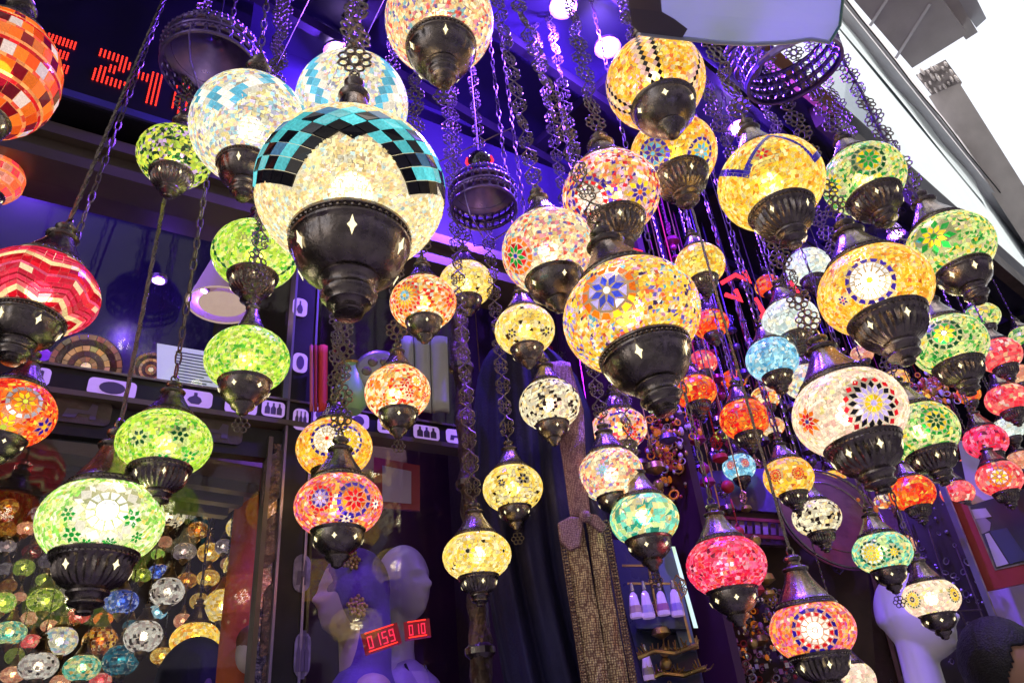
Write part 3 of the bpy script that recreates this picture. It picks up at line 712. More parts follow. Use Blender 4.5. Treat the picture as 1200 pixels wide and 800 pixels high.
wbox('jamb_edge', M['brownmetal'], um2-.01, um2-.001, -.01, .03, -1.6, z_sh_b-.04)
# lower transom strip behind dark carved stickers
wbox('lower_rail', M['blackmetal'], -2.6, u_mul0, .0, .03, z_sh_b-.085, z_sh_b-.02)
# glass panes
wbox('window_pane', M['glass'], -2.6, u_mul0-.001, .012, .016, z_sh_t+.008, z_beam_b-.012)
wbox('window_pane', M['glass'], -2.6, um2-.012, .012, .016, -1.5, z_sh_b-.087)
wbox('window_pane', M['glass'], u_mul1+.007, u_end, .012, .016, z_sh_t+.008, z_beam_b-.012)
wbox('window_pane', M['glass'], u_mul1+.007, u_end, .012, .016, -1.5, z_sh_b-.013)
# stickers: rounded plates with a dark emblem
def rrect(w_, h_, r, n=4):
    pts = []
    for cx_, cy_, a0_ in ((w_/2-r, h_/2-r, 0), (-w_/2+r, h_/2-r, 90), (-w_/2+r, -h_/2+r, 180), (w_/2-r, -h_/2+r, 270)):
        for i in range(n+1): a = rad(a0_+90*i/n); pts.append((cx_+r*math.cos(a), cy_+r*math.sin(a)))
    return pts
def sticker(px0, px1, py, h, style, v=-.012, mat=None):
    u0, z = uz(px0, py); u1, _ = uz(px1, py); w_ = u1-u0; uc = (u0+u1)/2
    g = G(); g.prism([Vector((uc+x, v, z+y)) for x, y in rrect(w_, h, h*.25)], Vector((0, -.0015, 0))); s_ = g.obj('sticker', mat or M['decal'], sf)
    g = G(); y_ = v-.0016; d = Vector((0, -.001, 0))
    if style == 'oval': 
        g.prism([Vector((uc+w_*.27*math.cos(t*.393), y_, z+h*.36*math.sin(t*.393))) for t in range(16)], d)
    elif style == 'pot':
        g.prism([Vector((uc+x*w_*.5, y_, z+y*h*.5)) for x, y in ((-.2,-.7),(.25,-.7),(.4,-.3),(.3,.1),(.1,.3),(.1,.7),(-.1,.7),(-.1,.3),(-.35,.05),(-.45,-.3))], d)
    elif style == 'chair':
        g.prism([Vector((uc+x*w_*.5, y_, z+y*h*.5)) for x, y in ((-.6,-.6),(-.2,-.6),(-.1,-.2),(.3,-.2),(.3,-.6),(.5,-.6),(.5,.6),(.3,.7),(.2,.1),(-.5,.1))], d)
    else:
        for i in range(3): g.prism([Vector((uc+(i-1)*w_*.26+x*w_*.11, y_, z+y*h*.5)) for x, y in ((-1,-.7),(1,-.7),(1,.1),(.35,.35),(.35,.75),(-.35,.75),(-.35,.35),(-1,.1))], d)
    e = g.obj('emblem', M['decal_dark'], s_)
hb = (z_sh_t-z_sh_b)*.80
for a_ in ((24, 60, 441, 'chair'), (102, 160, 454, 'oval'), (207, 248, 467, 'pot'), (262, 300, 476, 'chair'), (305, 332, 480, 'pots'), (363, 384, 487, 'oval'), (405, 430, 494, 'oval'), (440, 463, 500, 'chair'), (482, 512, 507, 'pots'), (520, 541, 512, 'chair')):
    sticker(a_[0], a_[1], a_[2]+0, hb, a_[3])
for a_ in ((341, 358, 362, .05, 'pot'), (341, 358, 427, .05, 'oval'), (341, 359, 493, .05, 'pots'), (341, 361, 673, .075, 'chair'), (342, 361, 768, .085, 'pots')):
    sticker(a_[0], a_[1], a_[2], a_[3], a_[4], v=-.014, mat=M['decal'] if a_[2] < 600 else pbr('grey_violet_sticker', (.3, .24, .42), .4, 0, .5, 60))
drk = pbr('dark_carved_sticker', (.11, .08, .08), .4, .3, .5, 30, bump=.3)
for a_ in ((60, 132, 478), (212, 285, 500)):
    sticker(a_[0], a_[1], a_[2], .05, 'chair', v=-.002, mat=drk)
for (yy, hh) in ((560, .11), (630, .10), (720, .13), (790, .07)):
    u0, z = uz(320, yy); g = G(); g.prism([Vector((u0+x, -.001, z+y+x*.8)) for x, y in rrect(.040, hh, .012)], Vector((0, -.002, 0))); g.obj('ornament_panel', pbr('mirror_ornament', (.26, .17, .2), .25, .5, .7, 45, bump=.6, bscale=70), sf)

# LED sign with dot matrix characters
led = empty('led_sign', (0, 0, 0), 'black scrolling sign with big red dot matrix characters above the beam', 'led sign')
led.matrix_world = TW
u0, zA = uz(150, 75, -.12); 
lu0, lz0 = uz(-60, 60, -.12); lu1, _ = uz(285, 100, -.12)
wbox('sign_board', M['board'], lu0, lu1, -.11, .0, z_beam_t+.045, 1.91, led)
wbox('sign_edge', pbr('violet_edge', (.12, .10, .4), .4, .5), lu0, lu1, -.118, -.111, z_beam_t+.05, z_beam_t+.07, led)
GL = {'E': ["########","########","##......","#######.","#######.","##......","########","########"],
      'Z': ["#######.","########",".....###","...####.",".####...","###.....","########","#######."],
      '1': ["...###","######","######","...###","...###","...###","...###","...###"],
      'G': [".######.","########","###.....","###..###","###...##","###...##","########",".######."],
      'I': ["###","###","###","###","###","###","###","###"]}
g = G()
LEDH = 1
def glyph(ch, px, py, wpx):
    u, zc = uz(px, py, -.12); u2, _ = uz(px+wpx, py, -.12); rows_ = GL[ch]; n = len(rows_[0]); du = (u2-u)/n; dz = .0135
    for j, r_ in enumerate(rows_):
        for i, x in enumerate(r_):
            if x == '#':
                for k_ in (0, 1):
                    c_ = Vector((u+(i+.5)*du, -.111, zc+(3.5-j-.5*k_)*dz)); g.prism([c_+Vector((.0021*math.cos(t*1.05), 0, .0023*math.sin(t*1.05))) for t in range(6)], Vector((0, -.002, 0)))
glyph('E', 50, 52, 40); glyph('Z', 112, 70, 44); glyph('1', 158, 92, 34); glyph('G', 202, 108, 60)
dm = g.obj('lit_dots', M['red'], led); tag(dm, kind='stuff')

# ------------------------------------------------------------------ shop interior (left room)
def st(name, g, mat): return tag(g.obj(name, mat), kind='structure')
iw = M['inner']
g = G(); g.box((-3.2, 1.75, .0), (-3.1, 4.6, 3.5)); st('wall_left', g, iw)
g = G(); g.box((-3.2, 4.6, 0), (2.2, 4.7, 3.5)); st('wall_back', g, iw)
g = G(); g.box((2.2, 1.96, 0), (2.25, 4.6, 3.5)); st('wall_partition', g, iw)
g = G(); g.box((-3.2, 1.72, .01), (2.2, 4.6, .05)); st('shop_floor', g, M['darkwood'])
ztr = 1.6+z_sh_b-.06
ceil_m = pbr('brown_ceiling', (.42, .27, .20), .35, .1, .4, 3, bump=.1, spec=.7)
q1 = TW @ Vector((u_mul1, .2, 0))
g = G(); g.box((-3.1, 1.56, ztr+.02), (q1.x, 1.90, ztr+.05), None); st('inner_ceiling', g, ceil_m)
for i in range(3):
    g = G(); g.box((-3.1, 1.66+.09*i, ztr-.005), (q1.x-.02, 1.69+.09*i, ztr+.019)); o = g.obj('ceiling_batten', M['brownmetal']); tag(o, kind='structure')
ua, ub = uz(372, 500, .95)[0], uz(575, 500, .95)[0]
g = G(); g.box((ua, .95, -1.6), (ub+.1, .98, 1.9), TW); st('display_backing', g, pbr('maroon_backing', (.07, .015, .04), .5, 0, .4, 5))
g = G(); g.box((ub+.1, .0, -1.6), (ub+.13, .98, 1.9), TW); st('display_side', g, pbr('maroon_side', (.05, .012, .03), .5))
g = G(); g.box((-3.2, 1.96, HC-.12), (2.2, 4.6, HC-.08)); st('high_ceiling', g, pbr('dark_brown_ceiling', (.10, .06, .05), .5, 0, .3, 3))
# rounded duct under that ceiling
du_ = empty('roller_housing', (0, 1.80, ztr-.02), 'brown rounded roller housing under the shop ceiling at the left', 'roller housing')
g = G(); T_ = Matrix.Rotation(rad(90), 4, 'Y'); g.lathe([(.06, -2.6), (.06, .02)], 28, T_); autos = g.obj('drum', pbr('shiny_brown_drum', (.30, .22, .19), .25, .4, .2, 3), du_, True)
for x in (-1.9, -.62, -.2):
    g = G(); g.lathe([(.065, x), (.065, x+.03)], 24, T_); g.obj('drum_band', M['brownmetal'], du_)
# transom interior: deep blue backing with downlights and a lampshade
g = G(); g.box((-3.1, 1.9, ztr+.06), (q1.x-.1, 1.95, 3.5)); st('transom_backing', g, pbr('navy_backing', (.010, .008, .03), .3, 0, .3, 5))
for k_, (x, y, lb) in enumerate(((5, 278, 'violet downlight at the left edge behind the window glass'), (186, 328, 'violet downlight behind glass between two dark chains'), (236, 341, 'violet downlight behind glass beside the beige lampshade'))):
    spot(x, y, d=1.95, e=.45, label=lb, size=.015, aim=(0, -.1, -1))
ls = empty('lampshade', P(265, 325, 1.95), 'beige conical lampshade behind the transom glass beside a violet downlight', 'lampshade')
g = G(); g.lathe([(.085, -.09), (.03, .09)], 28, cap=False); g.obj('shade', pbr('beige_shade', (.30, .20, .20), .7, emit=(.5, .3, .3), estr=.12), ls, True)
g = G(); g.ring((0, 0, -.09), .085, .085, .003, 28, 4, plane='xy'); g.lathe([(.0, -.085), (.06, -.086)], 20, cap=False); g.obj('lit_rim', emis('warm_rim', hx('ffd9c8'), .22), ls)

# ================================================================== the lamps
D = rad
def hero_test(t, p): return -rad(13)-rad(26)*((1-math.cos(4*t))/2)**1.9 < p < rad(19)
def hero_col(t, p, k, row, rng):
    if p+rad(13)+rad(26)*((1-math.cos(4*t))/2)**1.9 < .15: return c['blk'] if (k+row) % 3 else c['teal']
    return [[c['teal'], c['steel']], [c['blk'], c['blk']], [c['teal'], c['teal']], [c['blk'], c['teal']]][row % 4][k % 2]
lamp(412, 226, 217, .25, 'cream', 'largest lamp with teal and black diamond band above a wide bronze bowl', H=.80, cup='panel', capsc=.62, cupsc=.92, tile=4.4,
     lat=dict(n=24, dp=.10, test=hero_test, col=hero_col, obj=True), bulb=.16, linklen=.062, chain=1)
# big lamps, left to right
def chk(n_, band):   # meridian bands of dark checks
    def test(t, p): return abs(((t/(2*math.pi)*n_+.5) % 1)-.5) < band
    return test
lamp(-4, 86, 132, .16, 'orange', 'orange and dark red checkered lamp cut off by the top left corner', H=1.28, cup='plain', capsc=.8, cupsc=.8,
     rows=(0, 0, [(.20, .19, [hx('ff7a20'), hx('8a1020'), hx('ff9038')]), (.05, .14, [hx('ffb070'), hx('ff6a50')]), (.20, .19, [hx('ff8a30'), hx('ff6a28'), hx('7a1028'), hx('e8d8d0')]), (.055, .14, [hx('d01828'), hx('e83038')]), (.05, .14, [hx('ffb070')]),]), chain=2)
lamp(-8, 208, 64, .115, 'orange', 'pink and orange lamp below the checkered one at the left edge', H=1.0, cup='plain', rows=(0, 0, [(.3, .3, [hx('ff7a50'), hx('ff5068'), hx('e8a090')]), (.1, .25, [hx('ff9a60')])]), chain=2)
lamp(46, 343, 128, .165, 'red', 'red lamp with a cream zigzag stripe at the left edge', H=.72, cup='panel', cupsc=.92, capsc=.9, tilt=6,
     rows=(.10, 7, [(.10, .14, [hx('e8283c')]), (.13, .15, [hx('d01830')]), (.115, .14, [hx('ffe8b0')]), (.09, .14, [hx('f05060'), hx('ff7a88')]), (.04, .14, [hx('c02040')]), (.09, .14, [hx('e84868')]), (.045, .14, [hx('b81838')]), (.1, .14, [hx('e83a58')]), (.14, .17, [hx('d82848'), hx('ffe0b8'), hx('e03050')]), (.06, .14, [hx('f06a90')])]), chain=3, grout=hx('f06070'))
lamp(14, 484, 92, .12, 'redor', 'red and yellow flower lamp below the red zigzag lamp', H=.86, cup='plain', mot=[(30, 470, 'star', 20, 'lime yel org grey'), (4, 500, 'burst', 22, 'lime yel org'), (52, 500, 'dot6', 12, 'yel vio')], tilt=4, chain=2)
lamp(294, 152, 134, .19, 'whiteblue', 'tall cream lamp with light blue diamonds left of the largest lamp', H=.98, cup='panel', cupsc=.72, capsc=.72, tile=4.6,
     lat=dict(n=30, dp=.085, test=lambda t, p: -.1+.35*math.sin(3*t) < p < .28+.35*math.sin(3*t), col=lambda t, p, k, r, g_: c['cyan'] if (k+r) % 2 else c['wht']), bulb=.12, chain=2)
lamp(205, 184, 82, .13, 'limedark', 'small lime lamp with dark green specks hanging left of the tall light blue lamp', H=.84, cup='rib', capsc=.8)
lamp(413, 122, 128, .20, 'whiteblue', 'round cream and light blue lamp peeking out behind the largest lamp', H=.86, cup='rib', capsc=.6, lat=dict(n=26, dp=.10, test=lambda t, p: abs(((t*4/6.283) % 1)-.5) < .16, col=lambda t, p, k, r, g_: c['cyan'] if (k+r) % 2 else c['wht']), chain=4)
lamp(515, 26, 125, .17, 'multipale', 'cream lamp with grey and violet specks hanging at the top middle edge', H=.93, cup='panel', cupsc=.95, tile=4.2, pend=True, grid=None)
lamp(299, 299, 96, .16, 'green', 'lime lamp with a column of dark dots half behind the two light blue lamps', H=.80, cup='rib', capsc=.7, lat=dict(n=40, dp=.10, test=chk(5, .045), col=lambda t, p, k, r, g_: c['dgrn']))
lamp(290, 422, 95, .135, 'green', 'lime mosaic lamp hanging beside the window mullion with sticker squares', H=.80, cup='plain', cupsc=1.08, capsc=.6, pend=True, tile=4.2)
lamp(193, 520, 104, .14, 'green', 'green lamp with a dark green six point star', H=.74, cup='rib', cupsc=1.05, capsc=.85, mot=[(211, 508, 'dot6', 11, 'dgrn dgrn'), (163, 512, 'dot6', 10, 'lime dgrn'), (222, 535, 'dot6', 9, 'lime grn'), (190, 540, 'burst', 12, 'grn lime grn')], hot=(194, 520), bulb=.28, chain=2)
lamp(119, 612, 134, .17, 'greenw', 'large pale green lamp with a jagged white flower and green leaves', H=.76, cup='rib', cupsc=1.12, capsc=.95, tile=5, mot=[(126, 597, 'open', 38, 'hot wht wht'), (80, 602, 'dot6', 9, 'grn grn'), (84, 626, 'dot6', 11, 'grn grn'), (102, 638, 'burst', 10, 'grn grn grn'), (127, 636, 'burst', 9, 'grn grn grn'), (155, 607, 'dot6', 12, 'grn grn'), (160, 629, 'dot6', 8, 'grn grn')], hot=(126, 605), bulb=.45, chain=3)
lamp(496, 355, 77, .125, 'flower', 'small orange lamp with a blue centred sunflower right of the largest lamp', H=.80, cup='plain', capsc=.8, mot=[(474, 346, 'sun', 19, 'cyan yel org red'), (528, 352, 'burst', 14, 'yel red org')])
lamp(546, 333, 63, .13, 'yb', 'small pinkish yellow lamp with black dots behind the orange sunflower lamp', H=.84, cup='plain')
lamp(466, 460, 76, .12, 'flower', 'small cream lamp with red and orange flowers above the shelf stickers', H=.86, cup='plain', cupsc=1.05, capsc=.75, mot=[(488, 446, 'star', 9, 'yel yel wht org'), (474, 448, 'dot6', 6, 'org red'), (450, 470, 'dot6', 7, 'yel org'), (480, 460, 'dot6', 6, 'org red'), (497, 463, 'dot6', 5, 'org red')], hot=(462, 465), bulb=.35, pend=True)
lamp(392, 525, 87, .145, 'orangey', 'orange lamp with two sunflowers ringed in violet behind the red flower lamp', H=.80, cup='rib', capsc=.8, mot=[(383, 513, 'ring', 20, 'wht wht vio red'), (409, 515, 'ring', 18, 'yel wht vio lil')])
lamp(397, 592, 101, .145, 'pinkorange', 'pink and orange lamp with a red flower above the purple headscarf mannequin', H=.74, cup='plain', cupsc=1.05, mot=[(416, 584, 'star', 21, 'red red org pur'), (375, 583, 'star', 15, 'wht lil pur red'), (440, 590, 'burst', 10, 'vio wht red'), (406, 607, 'burst', 10, 'vio wht vio')])
lamp(601, 572, 70, .12, 'yb', 'small yellow lamp with a dark star and a heart pendant over the navy robe', H=.80, cup='plain', capsc=.85, mot=[(613, 560, 'dot6', 7, 'yel blk'), (588, 565, 'dot6', 5, 'yel blk')], pend=True, chain=4)
lamp(559, 651, 80, .125, 'yb', 'small yellow lamp with dark stars in front of the carved post', H=.72, cup='rib', capsc=.9, mot=[(548, 645, 'dot6', 10, 'blk yel'), (590, 645, 'dot6', 7, 'blk yel')], hot=(560, 650), bulb=.2, chain=4)
lamp(643, 295, 109, .165, 'multipale', 'speckled cream lamp with a rainbow flower left of the violet star lamp', H=.90, cup='plain', cupsc=1.06, capsc=.72, mot=[(604, 300, 'star', 22, 'blu grn red org')], tilt=-3, chain=4, tile=4.6)
lamp(716, 228, 113, .18, 'purplemix', 'pink lamp with red and violet dots behind the violet star lamp', H=.84, cup='rib', cupsc=.95, mot=[(690, 232, 'ring', 26, 'wht red pur wht'), (750, 225, 'burst', 18, 'org pur yel')], tile=4.6)
lamp(768, 97, 114, .17, 'orangey', 'yellow lamp with columns of black checks under the violet spotlights', H=.90, cup='plain', cupsc=1.12, capsc=.6,
     lat=dict(n=48, dp=.068, test=chk(5, .17), col=lambda t, p, k, r, g_: c['blk'] if (r % 2 and k % 2) else g_.choice([hx('ffc860'), hx('ffe0b0'), hx('f0c8c0')])), tilt=-3)
lamp(789, 182, 100, .165, 'orangey', 'orange yellow lamp with violet and aqua flowers below the black checked lamp', H=.86, cup='rib', cupsc=1.05, mot=[(765, 180, 'star', 19, 'cyan pur cyan pur'), (822, 178, 'star', 18, 'wht cyan yel pur')], tilt=-2)
lamp(740, 371, 160, .205, 'multi', 'large speckled yellow lamp with a violet eight petal star', H=.80, cup='panel', cupsc=.98, capsc=.92, tile=4.6, mot=[(711, 340, 'star', 33, 'wht blu lil org'), (668, 372, 'burst', 14, 'org yel lil')], tilt=-8, hot=(735, 362), bulb=.2, chain=4)
def zz(t, p): return False
L26 = lamp(903, 216, 120, .17, 'yellow', 'yellow lamp with a violet zigzag ribbon near the canopy edge', H=.86, cup='rib', cupsc=1.0, capsc=.7, tile=4.6,
     lat=dict(n=64, dp=.055, test=lambda t, p: abs(p-(.12+.40*(1-4*abs(((t+.35)*4.5/(2*math.pi)) % 1-.5)))) < .085, col=lambda t, p, k, r, g_: c['vio']), mot=[(893, 180, 'dot6', 8, 'yel red')], tilt=-2)
lamp(1012, 210, 92, .16, 'greenmix', 'green lamp with a yellow and green star beside the white facade', H=.84, cup='rib', cupsc=1.1, capsc=.8, mot=[(1018, 186, 'star', 19, 'grn grn yel dgrn'), (975, 216, 'burst', 14, 'yel grn yel')], tilt=-4)
lamp(1113, 291, 95, .16, 'greenmix', 'green lamp with a yellow leaf flower nearest the white facade', H=.86, cup='panel', cupsc=.95, capsc=.95, mot=[(1094, 277, 'burst', 23, 'grn yel grn')], tilt=-3, hot=(1102, 284))
lamp(1025, 341, 126, .19, 'orangey', 'large yellow lamp with a glowing white centre ringed in violet', H=.80, cup='rib', cupsc=1.12, capsc=.95, tile=4.6, mot=[(1019, 328, 'ring', 27, 'hot hot pur yel'), (1070, 352, 'dot6', 6, 'pink pur'), (988, 352, 'dot6', 6, 'pink pur')], tilt=-2, hot=(1019, 330), bulb=.5)
lamp(1112, 404, 82, .155, 'greenmix', 'green lamp with a yellow and green ring just below the one nearest the facade', H=.86, cup='rib', cupsc=1.1, mot=[(1106, 390, 'star', 19, 'hot yel grn dgrn')], hot=(1104, 392), bulb=.3)
lamp(995, 484, 127, .185, 'pinkwhite', 'large cream lamp with a crimson and black sunflower', H=.80, cup='rib', cupsc=1.1, capsc=.95, tile=4.6, mot=[(1024, 472, 'sun', 33, 'yel lil blk red'), (946, 494, 'burst', 17, 'pur red org')], tilt=-4, chain=1)
lamp(1079, 506, 82, .15, 'greenmix', 'green lamp with a yellow rosette right of the crimson sunflower lamp', H=.86, cup='rib', cupsc=1.1, mot=[(1097, 492, 'star', 17, 'dgrn dgrn yel grn'), (1048, 512, 'burst', 10, 'grn grn lil')], tilt=-3)
lamp(615, 387, 70, .125, 'yb', 'small yellow lamp with black flowers above the navy robe shoulder', H=.84, cup='plain', cupsc=.95, mot=[(640, 388, 'dot6', 7, 'yel blk'), (600, 390, 'dot6', 6, 'yel blk')], chain=2)
lamp(644, 474, 71, .125, 'bw', 'small black and white speckled lamp in front of the navy robe', H=.84, cup='plain', capsc=.9, chain=2)
lamp(725, 503, 66, .13, 'purplemix', 'small white and crimson lamp just above the pale confetti lamp', H=.74, cup='plain', mot=[(740, 505, 'burst', 12, 'lil red org')], chain=2)
lamp(716, 556, 76, .13, 'multipale', 'pale confetti lamp left behind the aqua and yellow lamp', H=.84, cup='plain', mot=[(706, 550, 'burst', 9, 'cyan cyan lil')], chain=4)
lamp(755, 608, 80, .13, 'teal', 'aqua, green and yellow patched lamp right of the gold trimmed robe', H=.78, cup='plain', cupsc=1.15, capsc=.95, tile=8, hot=(754, 604), bulb=.35, pend=True, chain=4)
lamp(851, 663, 92, .14, 'pinkred', 'bright pink crackled lamp above the trinket stall', H=.76, cup='plain', cupsc=1.1, capsc=.85, tile=4.4, chain=2)
lamp(952, 738, 96, .14, 'pinkorange', 'orange lamp with a white ring of red and violet squares at the bottom', H=.76, cup='rib', cupsc=1.15, capsc=1.0, tile=4.4, mot=[(955, 738, 'ring', 26, 'wht red vio grey')], chain=3, links=False)
lamp(1034, 647, 66, .13, 'teal', 'small aqua lamp with a dark ringed sunflower above the white mannequin head', H=.74, cup='plain', cupsc=1.05, mot=[(1021, 648, 'ring', 15, 'yel wht dgrn lime'), (1048, 646, 'burst', 9, 'yel yel dgrn')], pend=True, chain=2)
lamp(1091, 701, 63, .13, 'pinkwhite', 'small pinkish lamp with yellow sunflowers beside the white mannequin face', H=.72, cup='plain', cupsc=1.1, mot=[(1069, 702, 'sun', 10, 'blk yel yel dgrn'), (1119, 696, 'sun', 9, 'blk yel yel dgrn')], chain=2)
# smaller lamps deeper in the cluster
GR = 'small mosaic lamps deeper in the cluster'
small = [
 (820, 311, 58, .12, 'yellow', 'small yellow lamp with cream bands right above the large violet star lamp'),
 (833, 380, 42, .11, 'redor', 'small orange lamp tucked beside the right edge of the violet star lamp'),
 (823, 425, 34, .10, 'coral', 'small coral lamp behind the chains under the orange one'),
 (815, 459, 49, .12, 'redor', 'small red orange lamp with diamond eyes right of the big bronze bowl'),
 (872, 491, 56, .13, 'redor', 'small orange red lamp with diamond eyes crossed by two chains'),
 (897, 466, 34, .11, 'flower', 'small yellow and red lamp above the crossed orange red lamp'),
 (762, 517, 22, .09, 'orange', 'tiny orange lamp among the gold ornaments left of the trinket stall'),
 (845, 510, 17, .06, 'green', 'tiny lime ball lamp touching the orange red diamond eye lamp'),
 (947, 313, 50, .14, 'white', 'white green lamp behind the bronze bowl of the violet zigzag lamp'),
 (926, 376, 64, .14, 'white', 'plain white lamp left of the glowing violet ring lamp'),
 (905, 421, 60, .13, 'blue', 'light blue lamp below the plain white lamp'),
 (944, 447, 50, .13, 'whiteblue', 'pale bluish lamp behind the cap of the crimson sunflower lamp'),
 (866, 547, 38, .11, 'blue', 'small light blue lamp with a white centre below the diamond eye lamps'),
 (885, 578, 37, .11, 'orangey', 'small orange lamp touching the orange diamond lamp from the left'),
 (924, 559, 57, .12, 'orangey', 'small orange lamp with pink diamonds beside the copper tray'),
 (957, 606, 55, .12, 'bw', 'small cream lamp with dark smudges in front of the copper tray'),
 (1000, 796, 50, .11, 'pinkwhite', 'cream lamp cut off by the bottom edge under the ringed lamp'),
 (1056, 640, 34, .11, 'peach', 'peach lamp half hidden behind the aqua sunflower lamp'),
 (1069, 577, 50, .12, 'redor', 'small orange lamp between the two lowest green lamps and the pink one'),
 (1122, 577, 37, .11, 'coral', 'small pink and white dappled lamp above the red picture frame'),
 (1171, 416, 47, .12, 'coral', 'coral lamp second from the top in the column at the right edge'),
 (1180, 468, 46, .12, 'coral', 'coral lamp third from the top in the column at the right edge'),
 (1155, 517, 47, .12, 'pinkred', 'pink red lamp with a white neighbour right of the grey board'),
 (1182, 502, 34, .11, 'white', 'small white speckled lamp right of the pink red one'),
 (1171, 560, 49, .12, 'coral', 'coral lamp with a yellow centre above the picture of the man'),
 (1177, 607, 34, .105, 'peach', 'small peach lamp in front of the picture of the man'),
 (1193, 440, 30, .11, 'peach', 'peach lamp between the two coral lamps at the right edge'),
 (1190, 585, 30, .11, 'peach', 'peach lamp cut by the right edge beside the lowest coral lamp'),
 (1199, 395, 30, .11, 'greenmix', 'green and yellow lamp cut by the right edge under the canopy'),
 (1150, 372, 40, .13, 'greenmix', 'small green lamp behind the cap of the second green lamp'),
 (735, 468, 26, .10, 'orange', 'small orange lamp peeking out left of the big bronze bowl'),
 (780, 470, 26, .10, 'redor', 'tiny red lamp directly below the large bronze bowl'),
 (1012, 446, 24, .10, 'pinkwhite', 'tiny cream lamp above the crimson sunflower'),
 (1050, 445, 30, .11, 'orangey', 'tiny yellow lamp between the violet ring lamp and the green rosette lamp'),
 (1135, 462, 26, .10, 'orange', 'tiny orange lamp right of the middle green lamp bowl'),
 (1010, 415, 26, .10, 'peach', 'tiny peach lamp under the glowing violet ring lamp bowl'),
 (900, 335, 30, .11, 'redor', 'tiny red lamp left of the plain white lamp'),
 (760, 545, 28, .10, 'flower', 'tiny flowered lamp right above the aqua and yellow lamp cap'),
 (795, 530, 26, .10, 'orange', 'tiny orange lamp among gold leaves behind the aqua lamp'),
 (905, 500, 28, .10, 'flower', 'tiny cream and red lamp above the orange pink diamond lamp'),
 (1103, 545, 26, .10, 'peach', 'tiny peach lamp beside the bowl of the green rosette lamp'),
 (1140, 415, 34, .115, 'greenmix', 'small green lamp squeezed between the middle green lamp and the coral column'),
 (1195, 470, 34, .11, 'pinkred', 'pink lamp cut by the right edge behind the third coral lamp'),
 (1140, 545, 30, .10, 'coral', 'small coral lamp left of the lowest coral lamp'),
 (1197, 540, 30, .11, 'peach', 'peach lamp cut by the right edge above the lowest coral lamp'),
 (860, 445, 30, .10, 'redor', 'small red lamp directly above the crossed orange red lamp'),
 (975, 565, 34, .11, 'orangey', 'small yellow orange lamp right of the pink diamond lamp'),
 (790, 555, 34, .10, 'purplemix', 'small violet and cream lamp above the card case'),
 (825, 585, 26, .10, 'flower', 'tiny flowered lamp above the pink crackled lamp cap'),
 (1035, 590, 30, .10, 'flower', 'tiny flowered lamp left of the small orange lamp under the green bowls'),
 (700, 480, 30, .10, 'multipale', 'small pale lamp behind the white and crimson lamp'),
 (1075, 470, 30, .11, 'yellow', 'tiny yellow lamp peeking above the green rosette lamp'),
 (1145, 590, 24, .10, 'coral', 'tiny coral lamp below the pink and white dappled lamp'),
]
for i, (x, y, w_, d_, p_, lb) in enumerate(small):
    mo = []
    if 'diamond' in lb: mo = [(x-w_*.27, y-2, 'star', w_*.13, 'yel red org red'), (x+w_*.2, y-5, 'star', w_*.13, 'yel red org red')]
    elif 'centre' in lb: mo = [(x, y-2, 'star', w_*.26, 'hot yel wht org' if 'blue' not in lb else 'hot wht wht cyan')]
    lamp(x, y, w_, d_, p_, lb, H=.80 if i % 2 else .86, cup='rib' if w_ > 45 else 'plain', capsc=.95, mot=mo, tile=4.6 if w_ > 35 else 4, chain=2, bulb=0, group=GR)

